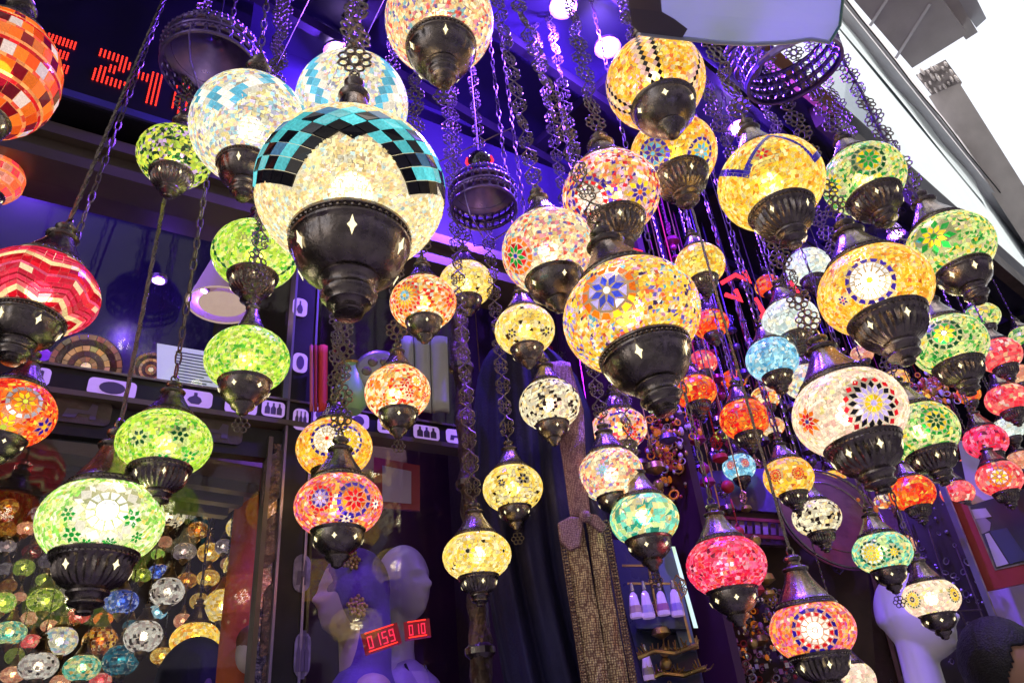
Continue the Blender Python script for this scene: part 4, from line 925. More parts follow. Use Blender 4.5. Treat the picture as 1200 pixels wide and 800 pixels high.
# lamps hanging inside the shop, seen through the lower left window
GI = 'lamps hanging inside the shop behind the lower left window'
inner = [
 (47, 604, 25, 'smoke', 'clear smoky glass lamp left of the big pale green lamp', 'g'), (31, 619, 21, 'peach', 'peach lamp under the clear smoky glass lamp', 0), (38, 646, 22, 'darkred', 'dark red glass lamp below the peach lamp', 'g'),
 (28, 665, 23, 'olive', 'green lamp above the bright oval olive lamp', 0), (53, 679, 20, 'olive', 'small olive lamp right above the bright oval olive lamp', 0), (53, 703, 38, 'olive', 'bright oval olive green lamp with a glowing centre', 0),
 (3, 706, 28, 'green', 'lime lamp cut by the left edge of the window', 0), (23, 699, 15, 'peach', 'tiny orange brown lamp left of the oval olive lamp', 0), (11, 741, 36, 'teal', 'teal and yellow lamp at the lower left edge', 0),
 (34, 724, 18, 'peach', 'small peach lamp right above the pinkish lamp', 0), (36, 751, 22, 'coral', 'small pinkish lamp left of the striped white lamp', 0), (58, 733, 19, 'peach', 'small peach lamp above the striped white lamp', 0),
 (70, 751, 38, 'whiteblue', 'white lamp with bluish stripes at the lower left', 0), (92, 721, 25, 'red', 'vivid red lamp under the big pale green lamp', 0), (121, 725, 21, 'orange', 'amber orange lamp beside the vivid red lamp', 0),
 (117, 751, 38, 'amberd', 'dark amber lamp with gold panels below the red lamp', 0), (142, 705, 38, 'bluedeep', 'cobalt blue glass lamp with two bright reflections', 'g'), (154, 733, 19, 'tealdark', 'small cyan blue glass lamp under the cobalt one', 'g'),
 (168, 745, 42, 'striped', 'white lamp with dark stripes right of the cyan glass lamp', 0), (45, 780, 42, 'striped', 'cream lamp with amber and black stripes at the bottom left', 0), (96, 782, 40, 'teal', 'teal green lamp with a yellow flower at the bottom', 0),
 (142, 773, 40, 'tealdark', 'dark teal glossy glass lamp with two white reflections', 'g'), (166, 674, 22, 'olive', 'small greenish lamp with a bell cup above the cobalt lamp', 0), (186, 670, 24, 'bluedeep', 'bright blue lamp right of the pale green lamp bowl', 0),
 (196, 693, 38, 'striped', 'pale grey lamp with fine stripes beside the blue lamp', 0), (184, 717, 22, 'blue', 'small light blue lamp under the pale grey striped lamp', 0), (198, 605, 36, 'bw', 'cream lamp directly right of the big pale green lamp', 0),
 (185, 649, 15, 'green', 'tiny lime lamp between the pale green lamp and the brown one', 0), (216, 646, 27, 'smoke', 'brown grey lattice lamp in the middle of the window', 0), (232, 621, 26, 'amberd', 'brass bell lamp with an amber core', 0),
 (245, 647, 26, 'goldd', 'upper yellow gold bell shaped lamp', 0), (244, 677, 26, 'goldd', 'lower yellow gold bell shaped lamp', 0), (219, 680, 24, 'amberd', 'dark amber lamp left of the lower bell lamp', 0),
 (262, 709, 44, 'yb', 'cream and yellow lamp with black sunflower dots before the orange cloth', 0), (229, 750, 56, 'yellow', 'largest yellow lamp above the black scarf mannequin', 0), (286, 618, 40, 'yb', 'yellow dotted lamp at the right end of the shop interior', 0),
 (284, 663, 42, 'yb', 'cream lamp with a black flower in front of the orange cloth top', 0), (273, 573, 36, 'yb', 'yellow lamp with black dots just under the brown ceiling', 0), (190, 768, 26, 'goldd', 'gold glass lamp left of the black scarf mannequin', 0),
 (214, 727, 20, 'peach', 'peach lamp above the left side of the largest yellow lamp', 0), (15, 790, 26, 'peach', 'peach lamp in the bottom left corner', 0), (118, 797, 24, 'coral', 'coral lamp cut off by the bottom edge', 0),
 (70, 800, 22, 'peach', 'tiny peach lamp at the bottom edge between the striped and teal lamps', 0), (8, 640, 20, 'smoke', 'smoky lamp at the left edge of the interior', 'g'), (75, 672, 16, 'olive', 'tiny olive crescent lamp under the big pale green cap', 0),
 (220, 600, 22, 'smoke', 'dim bronze lamp behind the brass bell lamp', 0), (160, 642, 18, 'smoke', 'dim smoky lamp left of the tiny lime lamp', 0), (205, 775, 20, 'peach', 'small peach lamp beside the gold glass lamp', 0),
 (262, 640, 20, 'smoke', 'dim lamp between the bell lamps and the yellow dotted lamp', 0), (255, 590, 18, 'peach', 'tiny peach lamp left of the yellow lamp under the ceiling', 0),
]
for i, (x, y, w_, p_, lb, k_) in enumerate(inner):
    d_ = .115 if w_ < 30 else .14
    if w_ < 22: d_ = .085
    dist = d_*F/w_; q = P(x, y, dist)
    while q.y > 4.3: d_ *= .95; dist = d_*F/w_; q = P(x, y, dist)
    while q.y < 1.95: d_ *= 1.04; dist = d_*F/w_; q = P(x, y, dist)
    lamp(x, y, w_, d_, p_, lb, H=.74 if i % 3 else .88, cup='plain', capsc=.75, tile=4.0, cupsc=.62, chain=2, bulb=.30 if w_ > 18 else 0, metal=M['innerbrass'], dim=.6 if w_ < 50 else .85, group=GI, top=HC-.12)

rx = random.Random(77); NI = len(inner); USED = set()
for k in range(40):
    for _ in range(40):
        x = rx.uniform(2, 300); y = rx.uniform(592, 795)
        if all((x-a_[0])**2+(y-a_[1])**2 > (a_[2]*.42+9)**2 for a_ in inner): break
    inner.append((x, y, 16))
    dist = rx.uniform(3.3, 4.2); q = P(x, y, dist)
    while q.y > 4.4: dist *= .97; q = P(x, y, dist)
    w_ = rx.uniform(15, 22); pal_ = rx.choice(['goldd', 'amberd', 'yellow', 'amberd', 'peach', 'goldd', 'olive', 'smoke'])
    cn = dict(goldd='gold', amberd='amber', yellow='yellow', peach='peach', olive='olive', smoke='smoky')[pal_]; lb = None
    for a_ in sorted(inner[:NI], key=lambda a_: (a_[0]-x)**2+(a_[1]-y)**2):
        dx, dy = x-a_[0], y-a_[1]; dr_ = ('right of' if dx > 0 else 'left of') if abs(dx) > abs(dy) else ('below' if dy > 0 else 'above')
        sh = a_[4]
        for cut in (' with ', ' under ', ' below ', ' beside ', ' right ', ' left ', ' above ', ' in front ', ' before ', ' at ', ' of ', ' cut ', ' between ', ' directly ', ' just ', ' behind ', ' like '): sh = sh.split(cut)[0]
        cand = 'dim %s lamp deep in the shop, %s the %s' % (cn, dr_, sh)
        if cand not in USED and len(sh.split()) > 2: lb = cand; USED.add(cand); break
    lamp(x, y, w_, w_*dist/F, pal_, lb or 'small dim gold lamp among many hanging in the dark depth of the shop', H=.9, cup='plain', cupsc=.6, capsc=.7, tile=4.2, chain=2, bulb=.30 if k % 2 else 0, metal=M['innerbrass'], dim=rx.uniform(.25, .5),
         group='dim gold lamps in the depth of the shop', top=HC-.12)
# ================================================================== other things
def frame_at(px, py, d, yaw_px=None):
    """upright frame at a pixel: x to the camera's right (horizontal), y away, z up"""
    o = P(px, py, d); a = ray(px, py); a = Vector((a.x, a.y, 0)).normalized(); r = Vector((a.y, -a.x, 0))
    M_ = Matrix((r, a, Vector((0, 0, 1)))).transposed().to_4x4(); M_.translation = o; return M_
def inframe(T, px, py, off=0.0):
    n = T.to_3x3() @ Vector((0, 1, 0)); q = onplane(px, py, T.translation+n*off, n); return T.inverted() @ q
def thing(name, T, label, cat, group=None):
    e = empty(name, (0, 0, 0), label, cat, group); e.matrix_world = T; return e

# ---- navy robe with gold bands
T = frame_at(650, 600, 1.52); rb = thing('robe', T, 'long navy robe with gold woven front bands and a tan waist bow', 'robe')
def interp(tab, y):
    for (y0, v0), (y1, v1) in zip(tab, tab[1:]):
        if y <= y1: t = (y-y0)/(y1-y0); return v0+(v1-v0)*max(0, t)
    return tab[-1][1]
Lr = [(402, 585), (415, 570), (440, 560), (480, 555), (560, 556), (640, 562), (700, 572), (830, 596)]
Rr_ = [(402, 632), (415, 655), (440, 676), (480, 692), (560, 704), (600, 712), (680, 724), (830, 764)]
def robe_pt(y, u, off=0):
    x = interp(Lr, y)+(interp(Rr_, y)-interp(Lr, y))*u
    q = inframe(T, x, y)
    amp = .006+.013*min(1, max(0, (y-420)/250))
    q.y += amp*math.sin(u*26+.6*math.sin(y*.012))+amp*.5*math.sin(u*47+1)-.05*math.sin(math.pi*u)+off
    return q
ny, nu = 44, 70
vs = [robe_pt(402+428*j/ny, i/nu) for j in range(ny+1) for i in range(nu+1)]
vs += [v+Vector((0, .05, 0)) for v in vs]
K = (ny+1)*(nu+1); fs = []
for j in range(ny):
    for i in range(nu):
        k = j*(nu+1)+i; fs += [(k, k+nu+1, k+nu+2, k+1), (K+k, K+k+1, K+k+nu+2, K+k+nu+1)]
for j in range(ny):
    for i in (0, nu):
        k = j*(nu+1)+i; fs.append((k, K+k, K+k+nu+1, k+nu+1))
for i in range(nu): fs.append((i, i+1, K+i+1, K+i))
g = G(); g.add(vs, fs); g.obj('gown', M['navy'], rb, True)
def knit_mat(name, c1, c2, sc):
    m, n, o = nodes(name); p = n.nodes.new('ShaderNodeBsdfPrincipled'); tc = n.nodes.new('ShaderNodeTexCoord')
    v = n.nodes.new('ShaderNodeTexVoronoi'); v.inputs['Scale'].default_value = sc; v.inputs['Randomness'].default_value = .35
    n.links.new(tc.outputs['Object'], v.inputs[0]); r = n.nodes.new('ShaderNodeValToRGB')
    r.color_ramp.elements[0].color = (*c1, 1); r.color_ramp.elements[1].color = (*c2, 1); r.color_ramp.elements[0].position = .25; r.color_ramp.elements[1].position = .6
    n.links.new(v.outputs['Distance'], r.inputs[0]); n.links.new(r.outputs[0], p.inputs['Base Color'])
    b = n.nodes.new('ShaderNodeBump'); b.invert = True; b.inputs['Strength'].default_value = .8; b.inputs['Distance'].default_value = .003
    n.links.new(v.outputs['Distance'], b.inputs['Height']); n.links.new(b.outputs[0], p.inputs['Normal'])
    p.inputs['Roughness'].default_value = .45; p.inputs['Metallic'].default_value = .35; n.links.new(p.outputs[0], o.inputs[0]); return m
gold_k = knit_mat('gold_knit', (.82, .62, .40), (.20, .10, .08), 240); mauve_k = knit_mat('mauve_gold_cloth', (.55, .34, .40), (.22, .10, .16), 300)
def strip(name, tabL, tabR, y0, y1, off, mat, n=30, w=6, th=.006, parent=None, TT=None, wob=.003):
    TT = TT or T; vs = []; fs = []
    for j in range(n+1):
        y = y0+(y1-y0)*j/n
        for i in range(w+1):
            u = i/w; q = inframe(TT, interp(tabL, y)*(1-u)+interp(tabR, y)*u, y, off); q.y += wob*math.sin(j*.8+i)-.008*math.sin(math.pi*u); vs.append(q)
    K = len(vs); vs += [v+Vector((0, th, 0)) for v in vs]
    for j in range(n):
        for i in range(w):
            k = j*(w+1)+i; fs += [(k, k+w+1, k+w+2, k+1), (K+k, K+k+1, K+k+w+2, K+k+w+1)]
        for i in (0, w): k = j*(w+1)+i; fs.append((k, K+k, K+k+w+1, k+w+1))
    for i in range(w): fs += [(i, i+1, K+i+1, K+i), (n*(w+1)+i, K+n*(w+1)+i, K+n*(w+1)+i+1, n*(w+1)+i+1)]
    g = G(); g.add(vs, fs); return g.obj(name, mat, parent or rb, True)
strip('collar_band', [(425, 636), (480, 650), (560, 662), (606, 668)], [(425, 668), (480, 684), (560, 688), (606, 692)], 425, 606, -.085, mauve_k)
strip('gold_band', [(618, 661), (700, 673), (830, 694)], [(618, 684), (700, 698), (830, 721)], 618, 830, -.095, gold_k)
strip('gold_band', [(612, 687), (700, 699), (830, 721)], [(612, 706), (700, 719), (830, 743)], 612, 830, -.095, gold_k)
g = G()
for (ta, tb) in (([(618, 657), (830, 690)]), ([(612, 710), (830, 748)])):
    for k in range(54):
        y = ta[0]+(tb[0]-ta[0])*k/54; x = ta[1]+(tb[1]-ta[1])*k/54
        q = inframe(T, x, y, -.096); g.ring(q, .006, .005, .0016, 7, 3)
tag(g.obj('beaded_fringe', gold_k, rb), kind='stuff')
bw = G()
def blob(gg, TT, px, py, off, rx, ry, rz, rot=0):
    q = inframe(TT, px, py, off); gg.sphere(q, 1, (rx, ry, rz), 14, 9)
bw2 = [(653, 612), (668, 604), (684, 606), (683, 620), (680, 640), (668, 645), (656, 634)]
bw.prism([inframe(T, x, y, -.11) for x, y in bw2], Vector((0, .014, 0)))
bw.prism([inframe(T, x, y, -.112) for x, y in [(684, 600), (700, 602), (712, 616), (704, 624), (690, 612)]], Vector((0, .012, 0)))
blob(bw, T, 686, 605, -.112, .012, .01, .012)
bwm = bw.mesh('waist_bow', mauve_k); bo = obj('waist_bow', bwm, None, rb); bv = bo.modifiers.new('bevel', 'BEVEL'); bv.width = .004; bv.segments = 3

# ---- carved post
T = frame_at(552, 600, 1.62); cp = thing('carved_post', T, 'carved dark bronze and wood post left of the navy robe', 'post')
g = G(); prof = []
z = -.75
while z < .62:
    prof.append((.020*(1+.16*math.sin(z*38)+.10*math.sin(z*91+1)), z)); z += .012
g.lathe(prof, 20, mod=lambda a, z: 1+.14*math.sin(3*a+z*40)+.07*math.sin(7*a-z*60)); g.obj('shaft', pbr('carved_dark_bronze', (.16, .10, .08), .4, .5, .6, 30, bump=.8, bscale=60), cp, True)
for zz_ in (-.3, .05, .35):
    g = G(); g.lathe([(.022, zz_), (.031, zz_+.008), (.031, zz_+.02), (.022, zz_+.028)], 20); g.obj('collar_ring', M['bronze'], cp)

# ---- heads (one continuous surface grown from overlapping volumes)
def remesh(o, vox=.005, it=6):
    r = o.modifiers.new('remesh', 'REMESH'); r.mode = 'VOXEL'; r.voxel_size = vox; r.use_smooth_shade = True
    s_ = o.modifiers.new('smooth', 'SMOOTH'); s_.iterations = it; s_.factor = .5
def head_geo(g, face=True, chin=1.0, z0=0.0):
    """face toward +x, head centre at origin, about 0.23 tall"""
    n, m = 44, 32; vs = []; fs = []
    for i in range(m+1):
        ph = -math.pi/2+math.pi*i/m
        for k in range(n):
            a = 2*math.pi*k/n; x, y, z = math.cos(ph)*math.cos(a), math.cos(ph)*math.sin(a), math.sin(ph)
            rx, ry, rz = .092, .073, .118
            X, Y, Z = rx*x, ry*y, rz*z
            if z < 0: X = X*(1+.0*z)+(.018*(-z) if x > -.2 else .02*(-z)); Y *= 1+.28*z
            if z < -.1 and x < 0: X *= .92
            f = max(0, x)
            def bump(y0, z0_, sy, sz, amt): return amt*math.exp(-((Y-y0)/sy)**2-((Z-z0_)/sz)**2)*(f > .2)
            if face:
                X += bump(0, -.022, .011, .017, .020)+bump(0, -.004, .009, .022, .009)+bump(0, .022, .035, .010, .005)
                X -= bump(.030, .004, .013, .010, .010)+bump(-.030, .004, .013, .010, .010)
                X += bump(0, -.055, .020, .006, .006)+bump(0, -.066, .016, .005, .005)-bump(0, -.060, .022, .0025, .004)+bump(0, -.088, .02, .014, .010*chin)
            vs.append((X, Y, Z))
    for i in range(m):
        for k in range(n): k2 = (k+1) % n; fs.append((i*n+k, i*n+k2, (i+1)*n+k2, (i+1)*n+k))
    g.add(vs, fs)
def bust(g, shoulders=True, w=.19, face=True, neck=.052):
    head_geo(g, face)
    g.tube([(-.012, 0, -.05), (-.018, 0, -.12), (-.025, 0, -.19), (-.03, 0, -.26)], neck, n=18, taper=[.95, .95, 1.0, 1.25])
    if face:
        for s_ in (-1, 1): g.sphere((-.005, s_*.072, -.01), .018, (.7, .35, 1.5), 8, 6)
    if shoulders:
        g.tube([(-.03, -w, -.31), (-.03, -w*.5, -.27), (-.03, 0, -.255), (-.03, w*.5, -.27), (-.03, w, -.31)], .055, n=16, taper=[.8, 1, 1.15, 1, .8])
        g.tube([(-.03, 0, -.26), (-.02, 0, -.38), (-.02, 0, -.55)], .12, n=20, taper=[.8, 1.05, .95])
def face_to(T, ang_deg):   # ang 0 = face to camera's right
    return T @ Matrix.Rotation(rad(ang_deg), 4, 'Z')
skin_w = pbr('white_mannequin_plastic', (.88, .85, .9), .38, 0, .05, 5, coat=.2)
T = face_to(frame_at(1068, 722, 2.0), -12); mw = thing('mannequin', T, 'white bald mannequin head in profile facing right at the lower right', 'mannequin head')
g = G(); head_geo(g, True, 1.4); g.tube([(-.012, 0, -.05), (-.02, 0, -.12), (-.03, 0, -.24), (-.03, 0, -.34)], .05, n=18, taper=[1, .95, 1.05, 1.9]); o = g.obj('head', skin_w, mw); remesh(o)
# grey bald mannequin with mauve jacket
T = face_to(frame_at(471, 684, 2.25), -40); mg = thing('mannequin', T, 'grey bald mannequin in a mauve jacket with black piping behind the window', 'mannequin')
g = G(); bust(g, True, .17); o = g.obj('body', pbr('grey_mannequin_plastic', (.62, .54, .54), .35, 0, .1, 6, coat=.3), mg); remesh(o)
def jacket(parent, mat, w=.19, piping=None):
    g = G(); n = 36; vs = []; fs = []
    rings = [(.062, .060, -.235), (.085, .075, -.25), (.16, .085, -.272), (w+.03, .10, -.31), (w+.045, .115, -.36), (w+.03, .12, -.46), (w+.03, .12, -.62)]
    for (ry, rx, z) in rings:
        for k in range(n):
            a = 2*math.pi*k/n; vs.append((-.028+rx*math.cos(a), ry*math.sin(a), z+.012*math.cos(a*2)))
    for i in range(len(rings)-1):
        for k in range(n): k2 = (k+1) % n; fs.append((i*n+k, i*n+k2, (i+1)*n+k2, (i+1)*n+k))
    g.add(vs, fs); o = g.obj('jacket', mat, parent, True); s_ = o.modifiers.new('solid', 'SOLIDIFY'); s_.thickness = .006
    if piping:
        for sy in (-1, 1):
            g = G(); g.tube([(.045, sy*.045, -.235), (.070, sy*.035, -.30), (.090, sy*.02, -.38), (.096, sy*.008, -.50), (.096, sy*.005, -.62)], .004, n=6); g.obj('piping', piping, parent)
        for k in range(5):
            g = G(); g.tube([(.085+.002*k, .05, -.36-.03*k), (.082, .10, -.345-.03*k)], .0035, n=5); g.obj('frog_loop', piping, parent)
jacket(mg, pbr('mauve_jacket', (.48, .38, .50), .8, 0, .2, 14, bump=.2, bscale=120), .17, M['blackmetal'])
# purple headscarf mannequin
T = face_to(frame_at(412, 696, 2.05), 205); mp = thing('mannequin', T, 'mannequin wearing a violet headscarf with a gold beaded ornament behind the window', 'mannequin')
g = G(); bust(g, True, .16); o = g.obj('body', pbr('beige_mannequin', (.62, .44, .36), .45, 0, .1, 6), mp); remesh(o)
g = G(); g.sphere((-.012, 0, .012), 1, (.100, .086, .118), 24, 16); g.tube([(-.035, 0, .0), (-.05, 0, -.10), (-.045, 0, -.20), (-.035, 0, -.27)], .066, n=20, taper=[1.1, 1.0, 1.05, 1.6]); o = g.obj('headscarf', pbr('violet_scarf', (.16, .07, .30), .7, 0, .35, 10, bump=.5, bscale=35), mp); remesh(o, .006)
goldm = pbr('gold_trim', (.75, .52, .18), .3, .9, .4, 40)
g = G()
for k in range(34): a = k*2.4; r = .005*math.sqrt(k); g.sphere((.055+.1*math.cos(k), -.075+r*math.cos(a)*.5, .06+r*math.sin(a)), .007, n=6, m=5)
g = G(); rr_ = random.Random(4)
for (cx_, cy_, cz_) in ((.04, .075, .075), (.0, -.08, .09), (.02, .082, -.05)):
    for k in range(22):
        a = k*2.4; r = .006*math.sqrt(k); g.sphere((cx_+r*math.cos(a), cy_, cz_+r*math.sin(a)), .0065, n=6, m=5)
tag(g.obj('beaded_brooch', goldm, mp), kind='stuff')
jacket(mp, pbr('dark_dress', (.06, .03, .08), .7, 0, .3, 14), .16)
# black scarf mannequin at the bottom left and pale mannequin beside it
T = face_to(frame_at(226, 812, 1.85), -70); mb = thing('mannequin', T, 'mannequin head wrapped in a black scarf at the bottom edge', 'mannequin')
g = G(); bust(g, True, .16); o = g.obj('body', pbr('dark_skin_mannequin', (.12, .08, .07), .5), mb); remesh(o, .007)
g = G(); g.sphere((-.01, 0, .015), 1, (.106, .092, .122), 22, 14); g.tube([(-.04, 0, .0), (-.055, 0, -.10), (-.05, 0, -.20)], .085, n=18, taper=[.95, 1, 1.3]); o = g.obj('headscarf', pbr('black_scarf', (.008, .008, .014), .8, bump=.3, bscale=30), mb); remesh(o, .007)
T = face_to(frame_at(296, 762, 1.70), -150); mq = thing('mannequin', T, 'pale egg shaped mannequin head with a brown cap beside the orange cloth', 'mannequin head')
g = G(); head_geo(g, False); g.tube([(-.012, 0, -.05), (-.02, 0, -.12), (-.03, 0, -.30)], .045, n=16); o = g.obj('head', pbr('ivory_plastic', (.62, .50, .42), .4), mq); o.scale = (.42,)*3
g = G(); g.sphere((-.004, 0, .02), 1, (.044, .036, .040), 18, 12); g.obj('cap', pbr('brown_felt', (.25, .10, .05), .8, bump=.2), mq, True)
# orange cloth
T = frame_at(285, 700, 1.78); oc = thing('cloth', T, 'orange cloth hanging behind the mirrored window jamb', 'cloth')
strip('drape', [(556, 282), (600, 274), (640, 270), (700, 262), (780, 254), (830, 250)], [(556, 303), (640, 304), (700, 304), (830, 306)], 556, 830, 0, pbr('orange_fabric', (.75, .16, .03), .8, 0, .25, 9, bump=.3, emit=hx('ff5a10'), estr=.0), TT=T, parent=oc, wob=.008)

# upper shelf of the second window
def lathe_thing(name, px, py, d, prof, mat, label, cat, n=24, parts=()):
    T = frame_at(px, py, d); e = thing(name, T, label, cat); g = G(); g.lathe(prof, n); obj('body', autosmooth(g.mesh('body', mat), 50), None, e)
    for (nm, pf, mt) in parts: g = G(); g.lathe(pf, n); obj(nm, autosmooth(g.mesh(nm, mt), 50), None, e)
    return e
gm = pbr('pale_green_glaze', (.30, .62, .38), .3, 0, .1, 6, coat=.3)
lathe_thing('vase', 411, 458, 1.58, [(.022, -.05), (.034, -.035), (.036, -.01), (.026, .03), (.017, .055), (.018, .062)], gm, 'pale green tapered vase on the sticker shelf', 'vase', parts=[('rim', [(.019, .062), (.022, .066), (.018, .068)], goldm)])
T = frame_at(444, 436, 1.60); sv = thing('ornate_plate', T, 'round silver plate with an embossed flower behind the vase', 'plate')
g = G(); Tx = Matrix.Rotation(rad(90), 4, 'X'); g.lathe([(.001, .006), (.045, .005), (.055, .001), (.056, -.003), (.045, -.002), (.001, 0)][::-1], 32, Tx); g.obj('dish', pbr('silver_plate', (.45, .44, .46), .35, .8, .4, 40), sv, True)
for k in range(6):
    g = G(); a = k*math.pi/3; g.sphere((.026*math.cos(a), -.006, .026*math.sin(a)), .011, (1, .4, 1), 10, 6); g.obj('embossed_petal', M['cast'], sv)
T = frame_at(370, 455, 1.62); rc = thing('hanging_textile', T, 'red and pink striped textile beside the sticker mullion', 'textile')
for i, (xa, xb, cc) in enumerate(((363, 367, (.75, .18, .22)), (368, 372, (.45, .04, .06)), (373, 384, (.80, .06, .06)))):
    strip('stripe', [(400, xa), (490, xa)], [(400, xb), (490, xb)], 405, 482, .002*i, pbr('red_textile%d' % i, cc, .8), n=8, w=3, TT=T, parent=rc, wob=.001)
T = frame_at(500, 430, 1.66); wc = thing('folded_cloth', T, 'pale blue grey folded cloths standing above the sticker shelf', 'cloth')
for (xa, xb) in ((470, 484), (485, 503), (504, 524)):
    strip('fold', [(390, xa), (490, xa+3)], [(390, xb), (490, xb+3)], 395, 480, 0, pbr('pale_cloth', (.42, .45, .55), .8, 0, .1), n=8, w=4, TT=T, parent=wc, wob=.001, th=.02)
for (px, py, w_, lb) in ((101, 428, 76, 'round mosaic bowl with a glowing cream rosette on the left shelf'), (177, 432, 40, 'small mosaic bowl cut by a chain on the left shelf')):
    T = frame_at(px, py, 1.75); e = thing('mosaic_bowl', T, lb, 'bowl'); r = w_/2/F*1.75
    tilt_ = Matrix.Rotation(rad(-58), 4, 'X'); gg = G(); gg.lathe([(r, 0), (r*.93, -.3*r), (r*.6, -.5*r), (.001, -.55*r)][::-1], 28, tilt_ ); gg.obj('shell', M['bronze'], e, True)
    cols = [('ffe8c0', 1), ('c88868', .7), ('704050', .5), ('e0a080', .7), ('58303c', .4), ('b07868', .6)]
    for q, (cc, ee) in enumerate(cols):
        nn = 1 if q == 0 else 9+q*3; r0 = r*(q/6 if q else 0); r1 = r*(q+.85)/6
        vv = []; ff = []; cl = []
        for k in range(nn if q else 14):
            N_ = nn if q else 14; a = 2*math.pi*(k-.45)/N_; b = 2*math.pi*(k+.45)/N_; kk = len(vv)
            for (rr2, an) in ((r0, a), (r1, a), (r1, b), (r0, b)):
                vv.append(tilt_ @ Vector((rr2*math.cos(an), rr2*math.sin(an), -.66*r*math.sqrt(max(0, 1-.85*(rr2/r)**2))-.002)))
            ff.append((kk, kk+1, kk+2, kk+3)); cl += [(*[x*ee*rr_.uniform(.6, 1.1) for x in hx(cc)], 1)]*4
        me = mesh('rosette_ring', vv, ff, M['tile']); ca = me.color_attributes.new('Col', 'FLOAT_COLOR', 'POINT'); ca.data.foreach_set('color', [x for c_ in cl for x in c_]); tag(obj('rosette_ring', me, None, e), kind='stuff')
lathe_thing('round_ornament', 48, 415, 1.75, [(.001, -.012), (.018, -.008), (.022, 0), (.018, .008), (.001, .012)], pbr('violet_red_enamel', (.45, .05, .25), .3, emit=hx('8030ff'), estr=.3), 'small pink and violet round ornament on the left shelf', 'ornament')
T = frame_at(222, 430, 1.70); ps = thing('paper_notice', T, 'white printed notice card propped on the shelf under the downlights', 'notice')
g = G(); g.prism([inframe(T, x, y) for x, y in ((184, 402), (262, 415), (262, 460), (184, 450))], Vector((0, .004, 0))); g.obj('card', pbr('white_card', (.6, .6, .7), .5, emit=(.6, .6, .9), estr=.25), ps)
for k in range(11):
    xr = 254-(k*7) % 17; g = G(); g.prism([inframe(T, x, y, -.002) for x, y in ((206, 411+k*3.6), (xr, 411+k*3.6+(xr-206)*.17), (xr, 412.4+k*3.6+(xr-206)*.17), (206, 412.4+k*3.6))], Vector((0, .0015, 0))); g.obj('text_line', pbr('grey_print', (.25, .27, .38), .6), ps)

# LED sign reflections on the window glass, built as glowing digit boxes
SEG = {'0': 'abcdef', '1': 'bc', '5': 'acdfg', '9': 'abcdfg'}
def digit_reflection(px, py, d, text, h, tiltdeg, label):
    T = frame_at(px, py, d) @ Matrix.Rotation(rad(tiltdeg), 4, 'Y'); e = thing('led_reflection', T, label, 'led reflection'); w_ = h*.62*len(text)
    g = G(); g.box((-w_/2-.008, 0, -h*.8), (w_/2+.008, .02, h*.9)); g.obj('reflection_backing', pbr('red_black_reflection', (.10, .01, .02), .25, emit=(1, .02, .06), estr=.05), e)  # dark red box backing the painted reflection
    for zz_ in (-h*.72, h*.78):
        g = G(); g.box((-w_/2, -.002, zz_), (w_/2, -.0002, zz_+.002)); g.obj('line_reflection', M['red'], e)
    for i, ch in enumerate(text):
        x0_ = -w_/2+h*.08+i*h*.62; ww = h*.42; t = h*.09; g = G()
        S_ = dict(a=(0, h/2-t, ww, h/2), d=(0, -h/2, ww, -h/2+t), g=(0, -t/2, ww, t/2), f=(0, 0, t, h/2), b=(ww-t, 0, ww, h/2), e=(0, -h/2, t, 0), c=(ww-t, -h/2, ww, 0))
        for s_ in SEG[ch]: a_ = S_[s_]; g.box((x0_+a_[0], -.004, a_[1]), (x0_+a_[2], -.001, a_[3]))
        g.obj('digit', emis('red_digit', (1, .03, .08), .6), e)
digit_reflection(447, 748, 1.50, '0159', .024, -14, 'painted red LED reflection reading 0159 in front of the violet scarf mannequin')
digit_reflection(489, 737, 1.50, '010', .020, -4, 'painted red LED reflection reading 010 at the neck of the grey mannequin')
T = frame_at(464, 560, 1.75); rf = thing('framed_print', T, 'dark red framed pale print below the sticker shelf', 'framed print')
g = G(); g.prism([inframe(T, x, y) for x, y in ((438, 535), (492, 545), (492, 598), (438, 594))], Vector((0, .01, 0))); g.obj('frame', pbr('dark_red_frame', (.28, .03, .05), .4), rf)
g = G(); g.prism([inframe(T, x, y, -.002) for x, y in ((448, 545), (482, 552), (482, 590), (448, 587))], Vector((0, .0015, 0))); g.obj('print', pbr('pale_print', (.40, .34, .44), .5), rf)

# ---- display cabinet with bottles
T = frame_at(770, 720, 1.95); dc = thing('display_cabinet', T, 'dark glass display cabinet with gold trim to the right of the robe', 'cabinet')
def cbox(name, mat, pts, off, th, parent=dc, TT=None):
    TT = TT or T; g = G(); g.prism([inframe(TT, x, y, off) for x, y in pts], Vector((0, th, 0))); return g.obj(name, mat, parent)
cab = pbr('cabinet_blue_dark', (.05, .06, .11), .25, .2, .2, 5)
cbox('back_panel', cab, [(718, 632), (786, 632), (832, 830), (752, 830)], .10, .01)
cbox('side_panel', pbr('cabinet_blue_lit', (.22, .28, .42), .3, 0, .2, 6), [(764, 640), (788, 640), (816, 760), (798, 760)], .05, .05)  # paler blue paints the light inside the cabinet
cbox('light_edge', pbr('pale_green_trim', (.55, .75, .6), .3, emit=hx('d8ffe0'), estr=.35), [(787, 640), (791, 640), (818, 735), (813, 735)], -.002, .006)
cbox('trim_bar', goldm, [(729, 661), (761, 661), (761, 663.5), (729, 663.5)], -.004, .006)
cbox('trim_bar', goldm, [(735, 682), (793, 682), (793, 684.5), (735, 684.5)], -.004, .006)
cbox('trim_bar', goldm, [(792, 684), (794.5, 684), (811, 752), (808, 752)], -.004, .006)
cbox('shelf', cab, [(742, 722), (802, 722), (806, 736), (746, 736)], -.0, .09)
